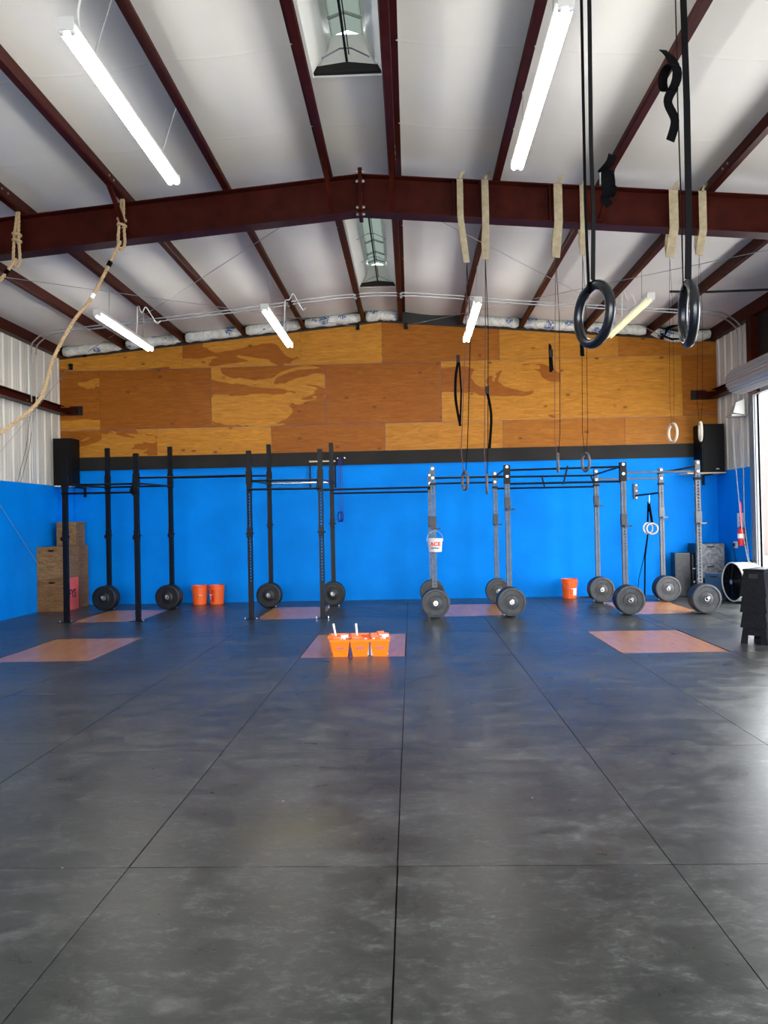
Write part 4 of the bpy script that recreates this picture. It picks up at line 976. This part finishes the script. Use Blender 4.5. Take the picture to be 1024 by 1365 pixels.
spray(-0.55, 9.14, 0.006, M['orange'], 'red-headed spray bottle in the middle front caddy', 2.6)
spray(-0.46, 9.13, 0.006, M['orange'], 'red-headed spray bottle in the right front caddy', 0.4)
spray(-0.40, 9.44, 0.006, M['orange'], 'red-headed spray bottle in the right rear caddy', 0.4)
spray(-0.335, 9.16, 0.006, 'white', 'white-headed spray bottle in the right front caddy', 0.3)
brush(-0.90, 9.42, 0.006, 0, -0.05, 'long white brush handle leaning out of the left rear caddy')
brush(-0.66, 9.42, 0.006, 0, -0.02, 'long white brush handle standing in the middle rear caddy')

# ------------------------------------------------------------------ speakers and shelves
def speaker(x0, x1, y0, z0, z1, label):
    t = thing('loudspeaker', label, 'speaker', ((x0+x1)/2, (y0+YB-0.06)/2, z0), 0, 'black speakers in the upper corners')
    hx, hy, h = (x1-x0)/2, (YB-0.06-y0)/2, z1-z0
    mb = MB(); mb.box(-hx, hx, -hy, hy, 0, h); mb.build('cabinet', 'cloth', t, bevel=0.008)
    mb = MB(); mb.box(-hx+0.02, hx-0.02, -hy-0.012, -hy, 0.03, h-0.03); mb.build('grille', 'cloth', t)
    mb = MB(); mb.box(0.04, 0.10, -hy-0.015, -hy-0.01, 0.05, 0.07); mb.build('badge', 'galv', t)
speaker(-6.92, -6.56, 15.15, 2.36, 3.28, 'tall black loudspeaker high in the left corner')
speaker(5.50, 5.92, 15.1, 2.34, 3.25, 'tall black loudspeaker high in the right corner')
def shelf(x0, x1, z, mt, label):
    t = thing('wall_shelf', label, 'shelf', ((x0+x1)/2, YB-0.25, z-0.022), 0, 'small speaker shelves'); hx = (x1-x0)/2
    mb = MB(); mb.box(-hx, hx, -0.25, 0.249, 0, 0.022); mb.build('board', mt, t)
    mb = MB(); mb.box(hx*0.3-0.02, hx*0.3+0.02, -0.2, 0.249, -0.03, 0); mb.box(hx*0.3-0.02, hx*0.3+0.02, 0.21, 0.249, -0.20, 0); mb.build('bracket', 'black', t)
shelf(-6.88, -6.26, 2.359, 'shelfw', 'pale painted shelf under the left corner loudspeaker')
shelf(5.22, 5.94, 2.339, 'shelf', 'tan wooden shelf under the right corner loudspeaker')

# wall rings and frame by the last black upright
t = thing('wall_ring_pair', 'small blue rings on thin cords hung from a bracket on the black band', 'gymnastic rings', (-1.36, YB-0.045, 2.80))
mb = MB(); mb.box(-0.09, 0.10, -0.02, 0.0, -0.02, 0.02); mb.tube([(0.0, 0, 0.0), (0.0, -0.10, 0.0)], 0.01, 8); mb.build('bracket', 'black', t)
mb = MB()
for x in (-0.06, 0.08): mb.lathe([(0, -0.032), (0.014, -0.03), (0.014, -0.02), (0, -0.02)], (x, 0, 0), (0, 1, 0), 8)
build_each(mb, 'bracket_screw', 'chrome', t)
for k, x in enumerate((-0.03, 0.02)):
    mb = MB(); mb.torus((x, -0.10-0.05*k, -1.15), 0.095, 0.012, (0.95, 0.5-0.2*k, 0), 30, 8); mb.build('ring', 'ringbl', t, smooth=True)
    for s in (-1, 1): mb = MB(); mb.tube([(x+s*0.02, -0.10-0.05*k, -1.05), (x*0.5+s*0.02, -0.09, -0.01)], 0.004, 6); mb.build('cord', 'ringbl', t)
t = thing('wall_frame', 'thin dark bracket frame on the wall behind the fourth black upright', 'bracket', (-1.72, YB-0.045, 2.22))
mb = MB(); mb.box(-0.26, -0.235, -0.02, 0.044, 0.0, 0.53); mb.box(0.235, 0.26, -0.02, 0.044, 0.0, 0.53); build_each(mb, 'side_rail', 'band', t)
mb = MB(); mb.box(-0.26, 0.26, -0.03, -0.02, 0.51, 0.54); mb.build('top_rail', 'shelf', t)

# wooden rings hanging from the wall arm
t = thing('strap_ring_set', 'pair of pale wooden rings on a black strap hung from the short wall arm', 'gymnastic rings', (4.50, 15.10, 1.955))
mb = MB(); mb.torus((0.03, -0.03, -0.655), 0.10, 0.015, (0.15, 1, 0), 36, 10); mb.build('ring', 'ringwd', t, smooth=True)
mb = MB(); mb.torus((-0.03, 0.03, -0.645), 0.10, 0.015, (-0.35, 1, 0), 36, 10); mb.build('ring', 'ringwd', t, smooth=True)
mb = MB(); mb.tube([(0, 0, 0.02), (0.0, 0, -0.1), (-0.01, 0.0, -0.18)], 0.006, 6); mb.build('hook', 'chrome', t)
for a, b, wd in (((-0.015, -0.0, -0.15), (0.03, -0.03, -0.54), 0.05), ((-0.02, 0.01, -0.15), (-0.035, 0.03, -0.53), 0.035)):
    mb = MB(); mb.tube([a, b], 0, flat=(wd, 0.006, (1, 0.2, 0))); mb.build('strap', 'webblk', t)
mb = MB(); mb.tube([(-0.035, 0.03, -0.745), (-0.05, 0.2, -1.2), (-0.045, 0.3, -1.954)], 0, flat=(0.03, 0.005, (1, 0.2, 0))); mb.build('long_strap', 'webblk', t)
mb = MB(); mb.tube([(-0.04, 0.03, -0.745), (-0.10, 0.1, -1.2), (-0.19, 0.15, -1.6), (-0.24, 0.1, -1.954)], 0.007, 6); mb.build('cord', 'webblk', t, smooth=True)
mb = MB(); mb.tube([(3.2, 15.25, 0.008), (3.35, 15.32, 0.01), (3.5, 15.28, 0.012), (3.7, 15.3, 0.012), (4.1, 15.2, 0.012)], 0.01, 6); o = mb.build('floor_cable', 'ink', smooth=True); tag(o, 'black cable lying on the floor right of the single orange bucket', 'cable')
mb = MB(); mb.hexa([(3.42, 15.2, 0), (3.62, 15.2, 0), (3.62, 15.3, 0), (3.42, 15.3, 0)], [(3.43, 15.21, 0.05), (3.61, 15.21, 0.05), (3.61, 15.29, 0.05), (3.43, 15.29, 0.05)]); o = mb.build('power_brick', 'ink'); tag(o, 'small black power brick on the floor by the cable near the orange bucket', 'power brick')

# ------------------------------------------------------------------ dark boxes, right corner
def soft_box(cx, cy, z0, wx, wy, h, rz, label, front, side, slot=True):
    t = thing('foam_jump_box', label, 'box', (cx, cy, z0), rz, 'dark jump boxes in the right corner')
    hx, hy = wx/2, wy/2; h -= 0.002
    mb = MB(); zs0, zs1, sw = h-0.075, h-0.045, 0.07; th = 0.02
    for b in ((-hx, -sw, 0, h), (sw, hx, 0, h), (-sw, sw, 0, zs0), (-sw, sw, zs1, h)): mb.box(b[0], b[1], -hy, -hy+th, b[2], b[3])
    mb.build('front_panel', front, t)
    mb = MB(); mb.box(-hx, hx, -hy+th, hy, 0, h); mb.build('body', side, t)
    mb = MB(); mb.box(-sw-0.01, sw+0.01, -hy+th-0.001, -hy+th+0.002, zs0-0.01, zs1+0.01); build_each(mb, 'hand_slot', 'ink', t)
    mb = MB()
    for sx in (-1, 1):
        for z in (0.04, h-0.04): mb.lathe([(0, -0.003), (0.008, -0.003), (0.008, 0.003), (0, 0.003)], (sx*(hx-0.03), -hy, z), (0, 1, 0), 8)
    build_each(mb, 'screw', 'chrome', t)
soft_box(5.58, 15.28, 0.0, 0.50, 0.50, 0.36, 0.0, 'dark jump box at the bottom of the stack in the right corner', 'softblk', 'softblk')
soft_box(5.58, 15.27, 0.36, 0.50, 0.50, 0.27, 0.0, 'low grey-scuffed jump box in the middle of the right corner stack', 'soft', 'softblk')
soft_box(5.58, 15.25, 0.63, 0.50, 0.50, 0.37, 0.0, 'grey-scuffed jump box on top of the right corner stack', 'soft', 'softblk')
soft_box(5.52, 14.60, 0.0, 0.30, 0.30, 0.48, -0.72, 'navy and grey small box standing on the floor before the right corner stack', 'softblu', 'soft')
t = thing('folded_bench', 'tall dark folded bench standing by the wall behind the rightmost grey uprights', 'bench', (5.12, 15.2, 0))
mb = MB(); mb.box(-0.15, 0.15, -0.02, 0.22, 0.0, 0.83); mb.build('pad', 'softblk', t, bevel=0.02)
mb = MB(); mb.box(0.16, 0.20, -0.05, 0.20, 0.0, 0.80); mb.build('frame', 'softblk', t)
for z in (0.28, 0.53):
    mb = MB(); mb.tube([(0.18, -0.03, z), (0.24, -0.05, z)], 0.022, 10); mb.build('foot_cap', 'galv', t, smooth=True)

# drum fan
t = thing('drum_fan', 'large barrel floor fan with black grille and pale drum beside the doorway', 'fan', (5.745, 14.02, 0), 0)
ax = Vector((-0.985, -0.17, 0)).normalized(); zc = 0.365; R = 0.335
mb = MB(); mb.lathe([(R-0.012, -0.19), (R, -0.19), (R+0.012, -0.18), (R+0.002, -0.165), (R, 0), (R+0.002, 0.165), (R+0.012, 0.18), (R, 0.19), (R-0.012, 0.19)], (0, 0, zc), ax, 48, close=True); mb.build('drum', 'enamel', t, smooth=True)
mb = MB(); mb.lathe([(R-0.013, -0.17), (R-0.013, 0.17), (R-0.016, 0.17), (R-0.016, -0.17)], (0, 0, zc), ax, 48, close=True); mb.lathe([(R-0.016, -0.172), (R-0.13, -0.172), (R-0.13, -0.168), (R-0.016, -0.168)], (0, 0, zc), ax, 48, close=True); mb.build('inner_lining', 'black', t, smooth=True)
for e in (1, -1):
    mb = MB()
    for k in range(15): rr = 0.05+k*0.02; mb.torus(Vector((0, 0, zc))+ax*e*(0.180-0.03*(k/14)**2+0.010), rr, 0.0038, ax, 40, 5)
    for k in range(12):
        a = 2*PI*k/12; s1 = ax.cross(Vector((0, 0, 1))); d = s1*math.cos(a)+Vector((0, 0, 1))*math.sin(a)
        mb.tube([Vector((0, 0, zc))+ax*e*0.205+d*0.05, Vector((0, 0, zc))+ax*e*0.172+d*(R-0.004)], 0.003, 5)
    mb.lathe([(0, 0.212), (0.055, 0.210), (0.055, 0.200), (0, 0.198)], (0, 0, zc), ax*e, 24); mb.build('grille', 'black', t, smooth=True)
mb = MB(); mb.lathe([(0, 0.2135), (0.04, 0.2130), (0.04, 0.212), (0, 0.212)], (0, 0, zc), ax, 24); mb.build('centre_badge', 'galv', t)
mb = MB(); s1 = ax.cross(Vector((0, 0, 1)))
for k in range(3):
    a0 = 2*PI*k/3; pts = []
    A = []; B = []
    for i in range(7):
        rr = 0.06+i*0.040; tw = 0.9-0.07*i
        for sgn, L in ((-1, A), (1, B)):
            a = a0+sgn*(0.42-0.01*i); d = s1*math.cos(a)+Vector((0, 0, 1))*math.sin(a); L.append(mb.bm.verts.new(Vector((0, 0, zc))+d*rr+ax*(sgn*0.05*tw)))
    for i in range(6): mb.bm.faces.new((A[i], A[i+1], B[i+1], B[i]))
mb.build('fan_blades', 'black', t, smooth=True)
mb = MB(); mb.lathe([(0, -0.14), (0.07, -0.14), (0.08, -0.12), (0.08, 0.02), (0.06, 0.05), (0, 0.05)], (0, 0, zc), ax, 20); mb.build('motor', 'black', t, smooth=True)
mb = MB()
for e in (-1, 1):
    p = ax*e*0.15; mb.tube([p+s1*0.27+Vector((0, 0, 0.018)), p-s1*0.27+Vector((0, 0, 0.018))], 0.018, 8)
    for q in (-1, 1): mb.tube([p+s1*0.22*q+Vector((0, 0, 0.02)), p+s1*0.22*q+Vector((0, 0, 0.11))], 0.014, 8)
mb.build('stand', 'black', t, smooth=True)
mb = MB(); mb.tube([ax*(-0.14)+Vector((0, 0, zc+R))-s1*0.1, ax*(-0.14)+Vector((0, 0, zc+R+0.05)), ax*(-0.14)+Vector((0, 0, zc+R))+s1*0.1], 0.010, 8); mb.build('carry_handle', 'black', t, smooth=True)

# stacked black stools/risers, right foreground
def riser(z, lowest, label):
    t = thing('stacked_riser', label, 'step stool', (4.205, 9.72, z), math.radians(46), 'nested black plastic risers by the doorway')
    w0, w1, d0, d1, h = 0.265, 0.225, 0.155, 0.115, 0.33
    # tapered hollow body with an arch cut from each side so that legs remain
    mb = MB(); z0 = 0.0
    def P(sx, sy, u, zz):
        k = zz/h; W2 = w0+(w1-w0)*k; D2 = d0+(d1-d0)*k
        return W2, D2
    def side(fn, half0, half1):
        za = 0.10 if lowest else 0.0
        segs = [(-1, -0.52), (-0.52, 0.52), (0.52, 1)]
        for a, b in segs:
            zz0 = za if (a == -0.52) else 0.0
            for (p, q) in ((zz0, h),):
                k0 = p/h; k1 = q/h; H0 = half0+(half1-half0)*k0; H1 = half0+(half1-half0)*k1
                vs = [fn(a*H0, k0), fn(b*H0, k0), fn(b*H1, k1), fn(a*H1, k1)]
                vi = [Vector(v)*1 for v in vs]; inn = [Vector((v.x*0.95, v.y*0.95, v.z)) for v in vi]
                mb.hexa([tuple(v) for v in vi], [tuple(v) for v in inn])
    for s in (-1, 1):
        side(lambda u, k, s=s: (u, s*(d0+(d1-d0)*k), k*h), w0, w1)
        side(lambda u, k, s=s: (s*(w0+(w1-w0)*k), u, k*h), d0, d1)
    mb.build('legs_shell', 'plastic', t)
    mb = MB(); mb.box(-w1-0.012, w1+0.012, -d1-0.012, d1+0.012, h-0.035, h); mb.build('top', 'plastic', t, bevel=0.008)
    mb = MB()
    for s in (-1, 1):
        mb.box(s*(w1+0.010)-0.006, s*(w1+0.010)+0.006, -0.05, 0.05, h-0.11, h-0.06)
        mb.box(-0.06, 0.06, s*(d1+0.008)-0.006, s*(d1+0.008)+0.006, h-0.11, h-0.06)
    build_each(mb, 'hand_slot', 'ink', t)
    return t
nm = ['bottom one with splayed legs on the floor', 'second from the bottom', 'third from the bottom', 'topmost one with the hand slot']
for k in range(4): riser(0.185*k+(0.002 if k else 0), k == 0, 'black plastic riser at the right edge, ' + nm[k])

# ------------------------------------------------------------------ right wall fittings and door
t = thing('fire_extinguisher', 'small red fire extinguisher on the blue right wall', 'fire extinguisher', (XR-0.12, 14.35, 0.98))
mb = MB(); mb.lathe([(0, 0.0), (0.055, 0.0), (0.06, 0.01), (0.06, 0.26), (0.045, 0.30), (0.02, 0.32), (0, 0.32)], n=24); mb.build('cylinder_body', 'red', t, smooth=True)
mb = MB(); mb.lathe([(0.0605, 0.13), (0.0615, 0.13), (0.0615, 0.21), (0.0605, 0.21)], n=24, close=True); mb.build('label_band', 'white', t, smooth=True)
mb = MB(); mb.tube([(0, 0, 0.32), (0, 0, 0.36)], 0.014, 8); mb.tube([(0, 0.0, 0.355), (-0.02, -0.09, 0.39)], 0.008, 6); mb.tube([(0, 0.0, 0.345), (-0.02, -0.09, 0.34)], 0.008, 6); mb.build('valve_lever', 'ink', t)
mb = MB(); mb.tube([(0.01, 0.02, 0.34), (0.02, 0.09, 0.33), (0.02, 0.10, 0.2), (0.02, 0.075, 0.08)], 0.009, 8); mb.build('hose', 'ink', t, smooth=True)
mb = MB(); mb.box(0.055, 0.079, -0.03, 0.03, 0.05, 0.30); mb.build('wall_bracket', 'ink', t)
t = thing('wall_notice', 'small white notice on the blue wall above the fire extinguisher', 'sign', (XR-0.045, 14.56, 1.30))
mb = MB(); mb.box(0, 0.004, -0.13, 0.13, 0, 0.26); mb.build('sheet', 'white', t)
mb = MB(); mb.box(-0.001, 0.0, -0.03, 0.03, 0.06, 0.12); mb.box(-0.001, 0.0, -0.03, 0.03, 0.14, 0.18); build_each(mb, 'printed_block', 'purple', t)
t = thing('wall_outlet', 'white double outlet box on the blue right wall left of the extinguisher', 'outlet', (XR-0.075, 14.76, 0.98))
mb = MB(); mb.box(0, 0.035, -0.06, 0.06, -0.06, 0.06); mb.build('face_plate', 'white', t, bevel=0.004)
mb = MB(); mb.box(-0.03, 0.0, -0.025, 0.02, -0.03, 0.03); mb.build('plug', 'ink', t)
mb = MB(); mb.tube([(-0.02, 0, -0.03), (0.01, -0.02, -0.3), (0.0, -0.05, -0.7), (-0.05, -0.2, -0.97)], 0.006, 6); mb.build('cord', 'ink', t, smooth=True)

d1 = thing('door_1', None, None, (XR, (DY0+DY1)/2, 0)); d1['kind'] = 'structure'
hl = (DY1-DY0)/2
mb = MB()
for s in (-1, 1): mb.box(-0.03, 0.06, s*hl-0.05 if s < 0 else hl, s*hl if s < 0 else hl+0.26, 0, DZ)
mb.box(-0.03, 0.06, -hl-0.05, hl+0.26, DZ, DZ+0.08); build_each(mb, 'door_frame', 'jamb', d1)
mb = MB(); mb.box(-0.055, -0.03, hl+0.02, hl+0.09, 0, DZ); mb.box(-0.055, -0.03, -hl-0.09, -hl-0.02, 0, DZ); mb.box(-0.04, -0.03, hl+0.14, hl+0.20, 0, DZ); build_each(mb, 'guide_rail', 'jamb', d1)
mb = MB(); mb.tube([(-0.30, -hl-0.1, 3.95), (-0.30, hl+0.05, 3.95)], 0.05, 12); mb.build('axle', 'galv', d1, smooth=True)
mb = MB(); n = 26; prof = []
for k in range(n):
    a = 2*PI*k/n
    for da, rr in ((-0.075, 0.215), (0.075, 0.215), (0.115, 0.235), (0.13, 0.235)):
        prof.append(((rr)*math.cos(a+da), (rr)*math.sin(a+da)))
mb.prism(prof, (-0.30, -hl-0.08, 3.83), (-0.30, hl+0.02, 3.83), (1, 0, 0), (0, 0, 1)); mb.build('rolled_curtain', 'door', d1)
t = thing('chain_hoist', 'white chain hoist gear with two hanging chain loops beside the rolled door', 'chain hoist', (XR-0.22, 14.18, 3.30))
mb = MB(); mb.lathe([(0, 0.0), (0.10, 0.0), (0.115, 0.01), (0.115, 0.06), (0.10, 0.075), (0, 0.075)], (0.06, 0.10, 0.08), (-0.3, -1, 0), 28); mb.build('chain_wheel', 'gear', t, smooth=True)
mb = MB(); mb.hexa([(-0.10, -0.12, 0.02), (0.10, -0.12, -0.02), (0.10, -0.06, -0.02), (-0.10, -0.06, 0.02)], [(-0.05, -0.12, 0.20), (0.10, -0.12, 0.26), (0.10, -0.06, 0.26), (-0.05, -0.06, 0.20)]); mb.build('gear_case', 'gear', t, bevel=0.01)
mb = MB(); mb.box(-0.10, 0.18, -0.05, 0.22, -0.03, 0.0); mb.build('bracket', 'gear', t)
mb = MB(); mb.tube([(0.02, 0.0, 0.2), (0.02, -0.1, 0.5)], 0.012, 8); mb.tube([(0.16, 0.05, 0.0), (0.20, 0.05, 0.3)], 0.012, 8); build_each(mb, 'support_rod', 'galv', t)
def chain(a, b, parent, sag=0.0):
    A, B = Vector(a), Vector(b); n = int((B-A).length/0.034); mb = MB()
    for k in range(n):
        p = A.lerp(B, (k+0.5)/n); p = p+Vector((0, sag*math.sin(PI*(k+0.5)/n), 0)); d = (B-A).normalized()
        nn = Vector((1, 0, 0)) if k % 2 else Vector((0, 1, 0)); nn = (nn-d*nn.dot(d)).normalized(); s = d.cross(nn)
        pts = [p+d*0.019*math.cos(2*PI*j/8)+s*0.0075*math.sin(2*PI*j/8) for j in range(8)]
        mb.tube(pts, 0.0032, 5, closed=True)
    return mb.build('chain', 'jamb', parent, smooth=True)
chain((-0.06, 0.12, 0.05), (-0.02, -0.12, -1.9), t, -0.02); chain((-0.02, -0.12, -1.9), (0.08, -0.24, -2.85), t)
chain((0.08, -0.06, 0.0), (0.05, -0.10, -1.9), t, 0.0); chain((0.05, -0.10, -1.9), (0.08, -0.24, -2.85), t)
mb = MB(); mb.tube([(0.0, -0.07, -1.55), (0.0, -0.10, -2.1)], 0.014, 8); mb.build('red_tag', 'red', t)

# ------------------------------------------------------------------ outside, seen through the doorways
mb = MB(); mb.box(XR+0.05, 40, -30, 45, -0.12, -0.02); mb.box(-30, XR+0.05, -30, YF-0.16, -0.12, -0.02); struct(mb, 'ground_outside', 'outgnd')
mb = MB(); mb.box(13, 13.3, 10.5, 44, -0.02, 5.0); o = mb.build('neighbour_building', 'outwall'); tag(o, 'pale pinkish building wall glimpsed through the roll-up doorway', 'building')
